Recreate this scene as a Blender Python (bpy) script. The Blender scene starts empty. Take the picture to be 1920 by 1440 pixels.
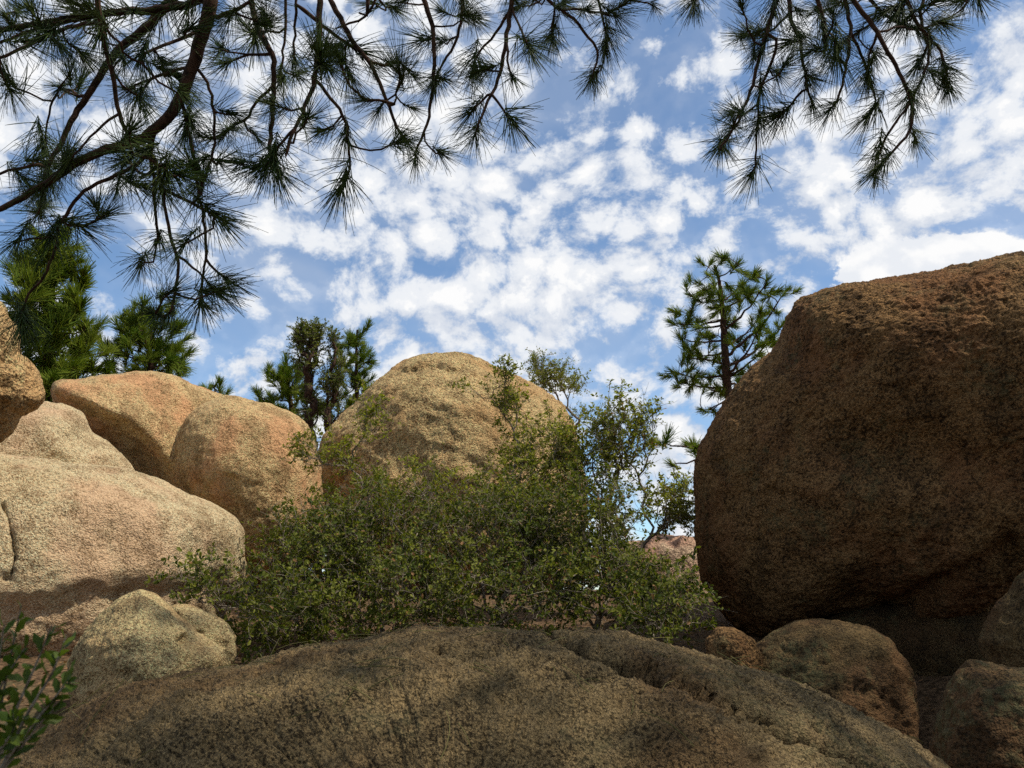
import bpy, math, random
import numpy as np
from mathutils import Vector, Matrix, Quaternion

random.seed(7)
rng = np.random.default_rng(7)
scene = bpy.context.scene

# ------------------------------------------------------------------ camera
CAM = np.array((0.0, 0.0, 1.6))
PITCH = math.radians(13.4)
F = 1600.0                                   # focal length in photograph pixels (1920 wide)
cd = bpy.data.cameras.new('camera')
cd.sensor_width = 36.0
cd.lens = 36.0 * F / 1920.0
cd.clip_start = 0.05
cd.clip_end = 5000
cd.dof.use_dof = True
cd.dof.focus_distance = 4.0
cd.dof.aperture_fstop = 20
cam = bpy.data.objects.new('camera', cd)
cam.location = CAM
cam.rotation_euler = (math.radians(90) + PITCH, 0, 0)
scene.collection.objects.link(cam)
scene.camera = cam
FWD = np.array((0, math.cos(PITCH), math.sin(PITCH)))
RIGHT = np.array((1.0, 0, 0))
UP = np.array((0, -math.sin(PITCH), math.cos(PITCH)))

def at(px, py, d):
    """world point seen at photograph pixel (px, py), d metres along the lens axis"""
    return CAM + RIGHT * ((px - 960) / F * d) + UP * ((720 - py) / F * d) + FWD * d

def project(P):
    Q = np.asarray(P) - CAM
    d = Q @ FWD
    return 960 + (Q @ RIGHT) / d * F, 720 - (Q @ UP) / d * F, d

# ------------------------------------------------------------------ light
SUN_EL, SUN_AZ = math.radians(60), math.radians(103)      # azimuth measured from +Y towards +X
SUN = np.array((math.cos(SUN_EL) * math.sin(SUN_AZ), math.cos(SUN_EL) * math.cos(SUN_AZ), math.sin(SUN_EL)))
ld = bpy.data.lights.new('sun', 'SUN')
ld.energy = 5.0
ld.angle = math.radians(0.6)
ld.color = (1.0, 0.92, 0.78)
lo = bpy.data.objects.new('sun', ld)
lo.rotation_euler = Vector(SUN).to_track_quat('Z', 'Y').to_euler()
lo.location = (4, 2, 14)
scene.collection.objects.link(lo)

scene.view_settings.view_transform = 'Standard'
scene.view_settings.look = 'None'
scene.view_settings.exposure = -0.05
scene.view_settings.gamma = 1.0
scene.view_settings.use_curve_mapping = False
scene.cycles.use_denoising = False
scene.cycles.max_bounces = 5
scene.cycles.diffuse_bounces = 3
scene.cycles.transparent_max_bounces = 8

class NT:
    """tiny node-tree writer"""
    def __init__(self, tree):
        self.t = tree; tree.nodes.clear()
    def n(self, kind, **kw):
        nd = self.t.nodes.new(kind)
        ins = kw.pop('ins', {})
        for k, v in kw.items(): setattr(nd, k, v)
        for k, v in ins.items():
            s = nd.inputs[k]
            if hasattr(v, 'is_output') or isinstance(v, bpy.types.NodeSocket): self.t.links.new(v, s)
            else: s.default_value = v
        return nd
    def math(self, op, a, b=None, c=None, clamp=False):
        nd = self.t.nodes.new('ShaderNodeMath'); nd.operation = op; nd.use_clamp = clamp
        for i, v in enumerate((a, b, c)):
            if v is None: continue
            if isinstance(v, bpy.types.NodeSocket): self.t.links.new(v, nd.inputs[i])
            else: nd.inputs[i].default_value = v
        return nd.outputs[0]
    def step(self, v, a, b, lo=0.0, hi=1.0):
        nd = self.t.nodes.new('ShaderNodeMapRange'); nd.interpolation_type = 'SMOOTHSTEP'
        self.t.links.new(v, nd.inputs[0])
        for i, x in zip((1, 2, 3, 4), (a, b, lo, hi)): nd.inputs[i].default_value = x
        return nd.outputs[0]
    def mix(self, f, a, b, blend='MIX'):
        nd = self.t.nodes.new('ShaderNodeMix'); nd.data_type = 'RGBA'; nd.blend_type = blend
        for s, v in ((nd.inputs[0], f), (nd.inputs[6], a), (nd.inputs[7], b)):
            if isinstance(v, bpy.types.NodeSocket): self.t.links.new(v, s)
            elif isinstance(v, (int, float)): s.default_value = v
            else: s.default_value = (*v, 1.0)
        return nd.outputs[2]
    def noise(self, vec, scale, detail=4, rough=0.55, dist=0.0, out=0, dim='3D'):
        nd = self.n('ShaderNodeTexNoise', noise_dimensions=dim, ins={'Scale': scale, 'Detail': detail, 'Roughness': rough, 'Distortion': dist})
        if vec is not None: self.t.links.new(vec, nd.inputs['Vector'])
        return nd.outputs[out]

def build_world():
    w = bpy.data.worlds.new('World'); scene.world = w; w.use_nodes = True
    g = NT(w.node_tree)
    sky = g.n('ShaderNodeTexSky', sky_type='NISHITA')
    sky.sun_disc = False
    sky.sun_elevation = SUN_EL
    sky.sun_rotation = SUN_AZ
    sky.altitude = 1800; sky.air_density = 1.0; sky.dust_density = 0.6; sky.ozone_density = 2.0
    tc = g.n('ShaderNodeTexCoord')
    sep = g.n('ShaderNodeSeparateXYZ', ins={0: tc.outputs['Generated']})
    z = g.math('MAXIMUM', sep.outputs[2], 0.0)
    p = g.n('ShaderNodeCombineXYZ', ins={0: sep.outputs[0], 1: sep.outputs[1], 2: g.math('MULTIPLY', z, 1.25)}).outputs[0]
    warp = g.noise(p, 5.0, 2, 0.5, out=1)
    wv = g.n('ShaderNodeVectorMath', operation='SCALE', ins={0: warp, 'Scale': 0.07}).outputs[0]
    pw = g.n('ShaderNodeVectorMath', operation='ADD', ins={0: p, 1: wv}).outputs[0]
    big = g.noise(p, 3.6, 3, 0.5)
    def layer(vec, detail):
        puff = g.noise(vec, 20.0, detail, 0.66)
        vor = g.n('ShaderNodeTexVoronoi', feature='F1', ins={'Vector': vec, 'Scale': 24.0}).outputs['Distance']
        a = g.math('ADD', g.math('MULTIPLY', puff, 0.80), g.math('MULTIPLY', big, 0.58))
        return g.math('SUBTRACT', a, g.math('MULTIPLY', vor, 0.30))
    d0 = layer(pw, 6)
    off = g.n('ShaderNodeVectorMath', operation='ADD', ins={0: pw, 1: (SUN[0] * 0.03, SUN[1] * 0.03, 0.03)}).outputs[0]
    d1 = layer(off, 2)
    # a heap of fair-weather cumulus low over the right-hand rocks
    cc = at(1730, 520, 1.0) - CAM; cc = cc / np.linalg.norm(cc)
    df = g.n('ShaderNodeVectorMath', operation='SUBTRACT', ins={0: tc.outputs['Generated'], 1: tuple(cc)}).outputs[0]
    df = g.n('ShaderNodeVectorMath', operation='MULTIPLY', ins={0: df, 1: (0.75, 0.75, 2.0)}).outputs[0]
    ln = g.n('ShaderNodeVectorMath', operation='LENGTH', ins={0: df}).outputs['Value']
    heap = g.math('ADD', g.step(ln, 0.03, 0.105, 0.30, 0.0), g.math('MULTIPLY', g.math('SUBTRACT', d0, 0.44), 0.55))
    heap = g.step(heap, 0.12, 0.16)
    mask = g.step(d0, 0.40, 0.63)
    thick = g.step(d0, 0.46, 0.68)
    lit = g.step(g.math('SUBTRACT', d0, d1), -0.12, 0.12)
    veil = g.step(g.noise(p, 4.0, 4, 0.6, 0.5), 0.34, 0.72, 0.06, 0.48)
    cover = g.math('MAXIMUM', mask, veil)
    blue = g.mix(1.0, sky.outputs[0], (1.35, 1.60, 1.68), 'MULTIPLY')
    white = g.mix(lit, (5.4, 6.2, 7.6), (8.4, 8.8, 9.4))
    white = g.mix(g.math('MULTIPLY', thick, 0.5), white, (9.5, 9.6, 9.8))
    col = g.mix(cover, blue, white)
    col = g.mix(heap, col, g.mix(lit, (8.6, 8.9, 9.4), (10.2, 10.2, 10.2)))
    bg = g.n('ShaderNodeBackground', ins={'Color': col, 'Strength': 0.1})
    out = g.n('ShaderNodeOutputWorld')
    w.node_tree.links.new(bg.outputs[0], out.inputs[0])
    w.cycles.sampling_method = 'MANUAL'; w.cycles.sample_map_resolution = 512
build_world()

# ------------------------------------------------------------------ object helpers
COL = scene.collection
def tag(o, label=None, cat=None, group=None, kind=None):
    for k, v in (('label', label), ('category', cat), ('group', group), ('kind', kind)):
        if v: o[k] = v
    return o
def link(name, data, parent=None, mat=None):
    o = bpy.data.objects.new(name, data); COL.objects.link(o)
    if parent is not None: o.parent = parent
    if mat is not None and data is not None and not data.materials: data.materials.append(mat)
    return o
def empty(name, loc):
    o = bpy.data.objects.new(name, None); COL.objects.link(o); o.location = [float(v) for v in loc]; o.empty_display_size = 0.1
    return o
def np_mesh(name, V, Fq, smooth=True):
    """mesh from numpy: V (n,3), Fq a list of (m,k) face arrays"""
    V = np.asarray(V, np.float32)
    if not isinstance(Fq, list): Fq = [Fq]
    Fq = [np.asarray(f, np.int32) for f in Fq if len(f)]
    me = bpy.data.meshes.new(name)
    me.vertices.add(len(V)); me.vertices.foreach_set('co', V.ravel())
    loops = np.concatenate([f.ravel() for f in Fq])
    tot = np.concatenate([np.full(len(f), f.shape[1], np.int32) for f in Fq])
    start = np.concatenate(([0], np.cumsum(tot)[:-1])).astype(np.int32)
    me.loops.add(len(loops)); me.loops.foreach_set('vertex_index', loops)
    me.polygons.add(len(tot)); me.polygons.foreach_set('loop_start', start); me.polygons.foreach_set('loop_total', tot)
    me.update(calc_edges=True)
    me.polygons.foreach_set('use_smooth', np.full(len(tot), smooth, bool))
    me.validate()
    return me
def blotch(me, V, seed):
    """mottling of the stone as a colour attribute: broad tint, dark stain, lichen"""
    n = len(V); C = np.ones((n, 4), np.float32)
    for k, (fr, oc) in enumerate(((1.7, 4), (6.0, 4), (3.4, 5))):
        C[:, k] = np.clip(0.5 + 0.30 * fbm(V * np.array((1, 1, 0.45 if k == 1 else 0.8)), fr, oc, 0.62, seed * 3.1 + 40 * k), 0, 1)
    at_ = me.attributes.new('blotch', 'FLOAT_COLOR', 'POINT')
    at_.data.foreach_set('color', C.ravel())

# ------------------------------------------------------------------ vector noise
_perm = np.random.default_rng(3).permutation(256).astype(np.int32)
_perm = np.concatenate((_perm, _perm, _perm))
_grad = np.random.default_rng(4).normal(size=(256, 3)); _grad /= np.linalg.norm(_grad, axis=1)[:, None]
def perlin(P):
    P = np.asarray(P, np.float64)
    I = np.floor(P).astype(np.int64); Fr = P - I; I &= 255
    U = Fr * Fr * Fr * (Fr * (Fr * 6 - 15) + 10)
    res = 0
    for dx in (0, 1):
        for dy in (0, 1):
            for dz in (0, 1):
                h = _perm[_perm[_perm[(I[:, 0] + dx) & 255] + ((I[:, 1] + dy) & 255)] + ((I[:, 2] + dz) & 255)] & 255
                gr = _grad[h]
                dot = gr[:, 0] * (Fr[:, 0] - dx) + gr[:, 1] * (Fr[:, 1] - dy) + gr[:, 2] * (Fr[:, 2] - dz)
                w = (U[:, 0] if dx else 1 - U[:, 0]) * (U[:, 1] if dy else 1 - U[:, 1]) * (U[:, 2] if dz else 1 - U[:, 2])
                res = res + w * dot
    return res * 1.6
def fbm(P, freq, octs=4, gain=0.5, off=0.0):
    s, a = 0, 1.0
    for k in range(octs):
        s = s + a * perlin(P * freq + off + 17.3 * k); a *= gain; freq *= 2.03
    return s
def smooth(a, b, x):
    t = np.clip((x - a) / (b - a), 0, 1)
    return t * t * (3 - 2 * t)

# ------------------------------------------------------------------ materials
def principled(name):
    m = bpy.data.materials.new(name); m.use_nodes = True
    return m, NT(m.node_tree)
def finish(m, g, col, rough=0.9, normal=None, spec=0.25):
    b = g.n('ShaderNodeBsdfPrincipled')
    for k, v in (('Base Color', col), ('Roughness', rough), ('Specular IOR Level', spec), ('Normal', normal)):
        if v is None: continue
        if isinstance(v, bpy.types.NodeSocket): m.node_tree.links.new(v, b.inputs[k])
        elif k == 'Base Color': b.inputs[k].default_value = (*v, 1)
        else: b.inputs[k].default_value = v
    o = g.n('ShaderNodeOutputMaterial')
    m.node_tree.links.new(b.outputs[0], o.inputs[0])
    return b, o

def rock_mat(name, base, warm, dark, grain=62.0, stain=0.5, lichen=0.3, bump=1.0, bdist=0.02, lichen_col=(0.12, 0.125, 0.06)):
    m, g = principled(name)
    co = g.n('ShaderNodeTexCoord').outputs['Object']
    a = g.noise(co, grain, 3, 0.62)
    b = g.noise(co, grain * 0.38, 4, 0.6)
    v = g.n('ShaderNodeTexVoronoi', ins={'Vector': co, 'Scale': grain * 1.5})
    vr = g.n('ShaderNodeSeparateColor', ins={0: v.outputs['Color']}).outputs[0]
    v2 = g.n('ShaderNodeTexVoronoi', ins={'Vector': co, 'Scale': grain * 2.6})
    vb = g.n('ShaderNodeSeparateColor', ins={0: v2.outputs['Color']}).outputs[1]
    att = g.n('ShaderNodeSeparateColor', ins={0: g.n('ShaderNodeAttribute', attribute_name='blotch').outputs['Color']})
    big, mid, lich = att.outputs[0], att.outputs[1], att.outputs[2]
    # crystal to crystal colour
    lo_ = tuple(c * 0.40 for c in base); hi_ = tuple(min(0.66, c * 1.6) for c in base)
    c = g.mix(g.step(vr, 0.05, 0.55), lo_, base)
    c = g.mix(g.step(vb, 0.55, 1.0, 0, 0.8), c, hi_)
    c = g.mix(g.math('MULTIPLY', g.step(big, 0.45, 0.68), 0.65), c, warm)
    # pits hold dirt and dry lichen, their shade also painted in as dark colour
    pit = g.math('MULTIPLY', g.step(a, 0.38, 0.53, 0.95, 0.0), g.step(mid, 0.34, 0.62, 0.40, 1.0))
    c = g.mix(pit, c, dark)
    c = g.mix(g.math('MULTIPLY', g.step(mid, 0.50, 0.70), stain), c, dark)
    lm = g.math('MULTIPLY', g.step(lich, 0.55, 0.68), lichen)
    lm = g.math('MULTIPLY', lm, g.step(b, 0.4, 0.6))
    c = g.mix(lm, c, lichen_col)
    h = g.math('ADD', g.math('MULTIPLY', a, 0.9), g.math('MULTIPLY', b, 1.1))
    h = g.math('SUBTRACT', h, g.math('MULTIPLY', v.outputs['Distance'], 0.35))
    h = g.math('ADD', h, g.math('MULTIPLY', g.noise(co, grain * 2.4, 2, 0.6), 0.35))
    bp = g.n('ShaderNodeBump', ins={'Strength': bump, 'Distance': bdist, 'Height': h}).outputs[0]
    finish(m, g, c, 0.93, bp, 0.15)
    return m

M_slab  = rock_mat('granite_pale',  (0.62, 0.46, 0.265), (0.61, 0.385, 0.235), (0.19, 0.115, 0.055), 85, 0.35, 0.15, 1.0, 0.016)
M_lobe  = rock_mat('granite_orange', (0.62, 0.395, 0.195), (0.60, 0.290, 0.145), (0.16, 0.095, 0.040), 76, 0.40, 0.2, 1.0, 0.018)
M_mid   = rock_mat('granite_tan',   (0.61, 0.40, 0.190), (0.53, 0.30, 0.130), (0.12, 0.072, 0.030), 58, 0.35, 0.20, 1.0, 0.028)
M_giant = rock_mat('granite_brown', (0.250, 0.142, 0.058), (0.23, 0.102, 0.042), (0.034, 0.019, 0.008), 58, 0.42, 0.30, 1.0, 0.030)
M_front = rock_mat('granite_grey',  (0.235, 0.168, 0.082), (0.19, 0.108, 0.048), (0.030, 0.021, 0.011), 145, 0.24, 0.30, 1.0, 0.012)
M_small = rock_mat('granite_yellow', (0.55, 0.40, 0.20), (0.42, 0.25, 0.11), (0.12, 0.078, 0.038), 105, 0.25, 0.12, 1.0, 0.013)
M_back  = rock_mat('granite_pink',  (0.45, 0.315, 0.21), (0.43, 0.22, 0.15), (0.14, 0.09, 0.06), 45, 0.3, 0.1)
M_shade = rock_mat('granite_mossy_shaded', (0.150, 0.100, 0.044), (0.140, 0.068, 0.031), (0.028, 0.019, 0.010), 90, 0.45, 0.5)  # base darkened to stand in for shade under the overhang; lichen is real

# ------------------------------------------------------------------ boulders
def cube_sphere(n):
    t = np.tan(np.linspace(-1, 1, n + 1) * math.pi / 4)
    A, B = np.meshgrid(t, t, indexing='ij')
    one = np.ones_like(A)
    faces = [(A, B, one), (B, A, -one), (one, A, B), (-one, B, A), (B, one, A), (A, -one, B)]
    V, Q = [], []
    idx = np.arange((n + 1) ** 2).reshape(n + 1, n + 1)
    q = np.stack((idx[:-1, :-1], idx[1:, :-1], idx[1:, 1:], idx[:-1, 1:]), -1).reshape(-1, 4)
    for k, f in enumerate(faces):
        V.append(np.stack(f, -1).reshape(-1, 3)); Q.append(q + k * (n + 1) ** 2)
    V = np.concatenate(V); Q = np.concatenate(Q)
    V /= np.linalg.norm(V, axis=1)[:, None]
    key = np.round(V * 1e5).astype(np.int64)
    _, first, inv = np.unique(key, axis=0, return_index=True, return_inverse=True)
    return V[first], inv.ravel()[Q]
def polar_sphere(nphi, nth, pw, tw):
    """sphere whose vertices crowd into the window of angles that shows"""
    def warp(n, a, b, lo, hi, k):
        t = np.linspace(a, b, 4000); den = 1 + k * smooth(lo - 0.15, lo + 0.15, t) * (1 - smooth(hi - 0.15, hi + 0.15, t))
        c = np.cumsum(den); c = (c - c[0]) / (c[-1] - c[0])
        return np.interp(np.linspace(0, 1, n), c, t)
    ph = warp(nphi + 1, -math.pi, math.pi, *[math.radians(v) for v in pw], 7.0)[:-1]
    th = warp(nth, 0.003, math.pi - 0.003, *[math.radians(v) for v in tw], 5.0)
    TH, PH = np.meshgrid(th, ph, indexing='ij')
    V = np.stack((np.sin(TH) * np.cos(PH), np.sin(TH) * np.sin(PH), np.cos(TH)), -1).reshape(-1, 3)
    i, j = np.meshgrid(np.arange(nth - 1), np.arange(nphi), indexing='ij'); j2 = (j + 1) % nphi
    Q = np.stack((i * nphi + j, (i + 1) * nphi + j, (i + 1) * nphi + j2, i * nphi + j2), -1).reshape(-1, 4)
    return V, Q
def vnormals(V, Q):
    a, b, c, d = (V[Q[:, i]] for i in range(4))
    fn = np.cross(c - a, d - b)
    N = np.zeros_like(V)
    for i in range(4):
        for k in range(3): N[:, k] += np.bincount(Q[:, i], fn[:, k], len(V))
    return N / np.maximum(np.linalg.norm(N, axis=1)[:, None], 1e-12)
def polyline_dist(X, Y, pts):
    """distance, signed side (+ = to the right of travel on screen, i.e. below a left-to-right line) and parameter"""
    best = np.full(len(X), 1e9); side = np.zeros(len(X)); par = np.zeros(len(X))
    n = len(pts) - 1
    for i in range(n):
        (ax, ay), (bx, by) = pts[i], pts[i + 1]
        dx, dy = bx - ax, by - ay
        L2 = dx * dx + dy * dy
        t = np.clip(((X - ax) * dx + (Y - ay) * dy) / L2, 0, 1)
        ex, ey = X - ax - t * dx, Y - ay - t * dy
        d = np.hypot(ex, ey)
        m = d < best
        best[m] = d[m]; side[m] = np.sign(dx * ey - dy * ex)[m]; par[m] = ((i + t) / n)[m]
    return best, side, par
def outline_radius(outline, c):
    pts = np.array(outline + [outline[0]], float)
    dense = np.concatenate([np.linspace(pts[i], pts[i + 1], 24, endpoint=False) for i in range(len(pts) - 1)])
    dx, dy = dense[:, 0] - c[0], c[1] - dense[:, 1]
    ph, r = np.arctan2(dy, dx), np.hypot(dx, dy)
    o = np.argsort(ph); ph, r = ph[o], r[o]
    grid = np.linspace(-math.pi, math.pi, 721)[:-1]
    R = np.interp(grid, np.concatenate((ph - 2 * math.pi, ph, ph + 2 * math.pi)), np.concatenate((r, r, r)))
    k = np.exp(-0.5 * (np.arange(-8, 9) / 2.6) ** 2); k /= k.sum()
    return grid, np.convolve(np.concatenate((R[-8:], R, R[:8])), k, 'valid')

def boulder_arrays(outline, c, d, front, back, e=2.3, n=100, mods=(), noise=((0.9, 0.05), (3.0, 0.02), (11.0, 0.006)), seed=0.0):
    S, Q = cube_sphere(n) if not isinstance(n, tuple) else polar_sphere(*n)
    grid, R = outline_radius(outline, c)
    C = at(c[0], c[1], d)
    nv = CAM - C; nv /= np.linalg.norm(nv)                 # towards the viewer
    ri = np.cross(np.array((0, 0, 1.0)), nv); ri /= np.linalg.norm(ri)
    up = np.cross(nv, ri)
    phi = np.arctan2(S[:, 1], S[:, 0])
    s = np.hypot(S[:, 0], S[:, 1]); cz = S[:, 2]
    rs = s ** (2 / e); zz = np.sign(cz) * np.abs(cz) ** (2 / e)
    dep = np.where(cz > 0, front, back)
    Rw = R * d / F
    for it in range(4):
        rr = np.interp(phi, np.append(grid, math.pi), np.append(Rw, Rw[0])) * rs
        V = C + np.outer(rr * np.cos(phi), ri) + np.outer(rr * np.sin(phi), up) + np.outer(zz * dep, nv)
        if it == 3: break
        X, Y, D = project(V)
        ok = D > 0.2
        a = np.arctan2(c[1] - Y, X - c[0])[ok]; r = np.hypot(X - c[0], Y - c[1])[ok]
        b = ((a + math.pi) / (2 * math.pi) * 180).astype(int) % 180
        mx = np.full(180, 0.0); np.maximum.at(mx, b, r)
        tgt = R[::4][:180]
        ratio = np.clip(np.where(mx > 1, tgt / np.maximum(mx, 1), 1), 0.6, 1.2)
        k = np.hanning(15)[1:-1]; k /= k.sum(); ratio = np.convolve(np.concatenate((ratio[-6:], ratio, ratio[:6])), k, 'valid') ** 0.8
        Rw = Rw * np.interp(grid, np.append(grid[::4], math.pi) + 0.017, np.append(ratio, ratio[0]))
    N = vnormals(V, Q)
    X, Y, D = project(V)
    fw = smooth(-0.25, 0.1, cz)
    disp = np.zeros(len(V)); push = np.zeros(len(V))
    for md in mods:
        kind = md[0]
        if kind == 'bump':
            _, x, y, rx, ry, ang, amp = md
            ca, sa = math.cos(math.radians(ang)), math.sin(math.radians(ang))
            u = ((X - x) * ca + (Y - y) * sa) / rx; w = (-(X - x) * sa + (Y - y) * ca) / ry
            disp += amp * np.exp(-(u * u + w * w)) * fw
        else:
            pts = md[1]; w, amp = md[2], md[3]
            wob = 5.0 * perlin(np.stack((X / 34.0, Y / 34.0, np.full(len(X), seed + 1.5)), 1)) + 2.5 * perlin(np.stack((X / 11.0, Y / 11.0, np.full(len(X), seed)), 1))
            wf = md[4] if len(md) > 4 else 1.0
            dd, sd, par = polyline_dist(X + wob * wf, Y + wob * wf, pts)
            fade = smooth(0, 0.06, par) * (1 - smooth(0.9, 1.0, par))
            if kind == 'crease': disp += -amp * np.exp(-(dd / w) ** 2) * fw * fade
            elif kind == 'ledge':                            # the side below/right of the line sinks
                disp += -amp * smooth(-w, w, dd * sd) * np.exp(-np.maximum(dd * sd, 0) / (w * 14)) * fw * fade
            elif kind == 'ridge':
                lu, lw = md[5], md[6]
                L = np.where(sd > 0, lw, lu)
                push += amp * np.exp(-(np.sqrt(dd * dd + w * w) - w) / L) * smooth(0.0, 0.45, cz)
    V = V + N * disp[:, None] + np.outer(push, nv)
    N = vnormals(V, Q)
    disp = np.zeros(len(V))
    for k, (fr, am) in enumerate(noise):
        if k == 0: disp += am * fbm(V, fr, 3, 0.5, seed)
        else:
            f = fbm(V, fr, 3, 0.6, seed + 5 * k)
            disp += am * np.where(f < 0, f * 1.25, f * 0.8)
    V = V + N * disp[:, None]
    return V, Q
KEEP = {}
def boulder(name, label, mat, *a, **kw):
    V, Q = boulder_arrays(*a, **kw)
    if kw.get('seed') == 1.0: KEEP['V'], KEEP['N'] = V, vnormals(V, Q)
    loc = np.array(((V[:, 0].min() + V[:, 0].max()) / 2, (V[:, 1].min() + V[:, 1].max()) / 2, V[:, 2].min()))
    me = np_mesh(name, V - loc, Q); blotch(me, V, kw.get('seed', 0))
    o = link(name, me, None, mat)
    o.location = loc
    tag(o, label, 'boulder')
    return o

# ------------------------------------------------------------------ ground
def ground_z(x, y):
    x = np.asarray(x, float); y = np.asarray(y, float)
    z = 1.12 * smooth(0.6, 3.6, y) + 0.42 * smooth(3.6, 8.5, y) - 6.5 * smooth(13, 70, np.hypot(x, y))
    z = z + 0.45 * smooth(1.5, 5, -x) * smooth(2, 5, y)
    z = z - 1.0 * np.exp(-((x - 2.05) / 0.75) ** 2 - ((y - 3.5) / 0.95) ** 2)
    return z + 0.06 * perlin(np.stack((x.ravel() * 0.8, y.ravel() * 0.8, 0 * x.ravel() + 2.2), 1)).reshape(x.shape)
def build_ground():
    t = np.linspace(-1, 1, 241)
    ax = np.sign(t) * (np.abs(t) * 14 + (np.abs(t) ** 7) * 2500)
    X, Y = np.meshgrid(ax, ax + 5, indexing='ij')
    Z = ground_z(X, Y)
    V = np.stack((X, Y, Z), -1).reshape(-1, 3)
    Z2 = V[:, 2] + 0.02 * fbm(V, 4.0, 3) * (np.abs(V[:, 0]) < 15); V[:, 2] = Z2
    n = len(t); idx = np.arange(n * n).reshape(n, n)
    Q = np.stack((idx[:-1, :-1], idx[1:, :-1], idx[1:, 1:], idx[:-1, 1:]), -1).reshape(-1, 4)
    m, g = principled('soil')
    co = g.n('ShaderNodeTexCoord').outputs['Object']
    a = g.noise(co, 38, 5, 0.7); b = g.noise(co, 3.0, 5, 0.6)
    c = g.mix(g.step(a, 0.35, 0.65), (0.045, 0.028, 0.016), (0.20, 0.125, 0.07))
    c = g.mix(g.step(b, 0.5, 0.75), c, (0.10, 0.085, 0.04))
    bp = g.n('ShaderNodeBump', ins={'Strength': 1.0, 'Distance': 0.02, 'Height': a}).outputs[0]
    finish(m, g, c, 0.95, bp, 0.1)
    o = link('ground', np_mesh('ground', V, Q), None, m)
    tag(o, 'brown soil with dry litter between the boulders', None, None, 'structure')
build_ground()

# ------------------------------------------------------------------ the boulders in view
boulder('boulder', 'broad grey-brown granite slab in front with a dark ledge crack down its side', M_front,
        [(-500, 1660), (-220, 1480), (0, 1392), (60, 1360), (110, 1327), (180, 1297), (300, 1270), (420, 1250), (500, 1229), (600, 1212), (680, 1201), (720, 1195),
         (765, 1180), (840, 1182), (900, 1183), (960, 1185), (1030, 1190), (1070, 1184), (1130, 1197), (1200, 1206), (1280, 1230), (1400, 1262),
         (1500, 1295), (1560, 1320), (1640, 1365), (1700, 1405), (1760, 1442), (1850, 1520), (1900, 1680), (1750, 2000), (1200, 2200), (500, 2200), (-300, 2050), (-520, 1850)],
        (850, 1740), 2.25, 1.3, 0.9, e=2.35, n=(1000, 250, (18, 162), (28, 98)), seed=1.0,
        mods=[('ledge', [(1010, 1180), (1060, 1196), (1110, 1222), (1170, 1240), (1230, 1262), (1290, 1292), (1340, 1322), (1400, 1352), (1480, 1384), (1560, 1412), (1640, 1450), (1720, 1500)], 3, 0.016, 0.9),
              ('crease', [(1010, 1180), (1060, 1196), (1110, 1222), (1170, 1240), (1230, 1262), (1290, 1292), (1340, 1322), (1400, 1352), (1480, 1384), (1560, 1412), (1640, 1450), (1720, 1500)], 4.2, 0.060, 0.9),
              ('crease', [(1040, 1188), (1075, 1203), (1110, 1222), (1170, 1240), (1230, 1262), (1290, 1292), (1340, 1322), (1400, 1350), (1480, 1382), (1560, 1412)], 7, 0.075, 0.9),
              ('crease', [(1190, 1236), (1260, 1262), (1330, 1300), (1400, 1336), (1470, 1362)], 3, 0.016),
              ('crease', [(820, 1218), (860, 1235), (900, 1228), (945, 1224)], 6, 0.012),
              ('crease', [(190, 1290), (250, 1278), (330, 1268)], 7, 0.02),
              ('bump', 560, 1330, 260, 60, -8, 0.02)],
        noise=((1.3, 0.020), (6.0, 0.008), (32.0, 0.0075), (95.0, 0.0040)))
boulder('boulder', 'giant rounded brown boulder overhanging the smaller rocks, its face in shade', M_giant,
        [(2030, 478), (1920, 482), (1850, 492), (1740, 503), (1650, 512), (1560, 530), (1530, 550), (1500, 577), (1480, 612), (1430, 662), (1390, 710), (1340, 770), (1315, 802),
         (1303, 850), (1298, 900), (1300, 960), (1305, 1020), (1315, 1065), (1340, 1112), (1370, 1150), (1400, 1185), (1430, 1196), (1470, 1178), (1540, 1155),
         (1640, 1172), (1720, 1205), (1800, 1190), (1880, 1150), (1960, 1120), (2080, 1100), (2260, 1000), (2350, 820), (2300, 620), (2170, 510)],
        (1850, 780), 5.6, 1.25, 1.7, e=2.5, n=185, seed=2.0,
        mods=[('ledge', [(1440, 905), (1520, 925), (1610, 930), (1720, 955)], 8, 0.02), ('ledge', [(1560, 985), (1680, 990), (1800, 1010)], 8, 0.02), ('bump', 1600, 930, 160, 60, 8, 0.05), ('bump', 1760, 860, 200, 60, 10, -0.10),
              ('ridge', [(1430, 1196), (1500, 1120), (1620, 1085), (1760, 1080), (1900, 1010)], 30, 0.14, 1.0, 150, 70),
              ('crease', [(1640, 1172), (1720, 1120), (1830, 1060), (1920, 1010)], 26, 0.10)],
        noise=((0.9, 0.050), (4.0, 0.016), (20.0, 0.011), (46.0, 0.007)))
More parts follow.
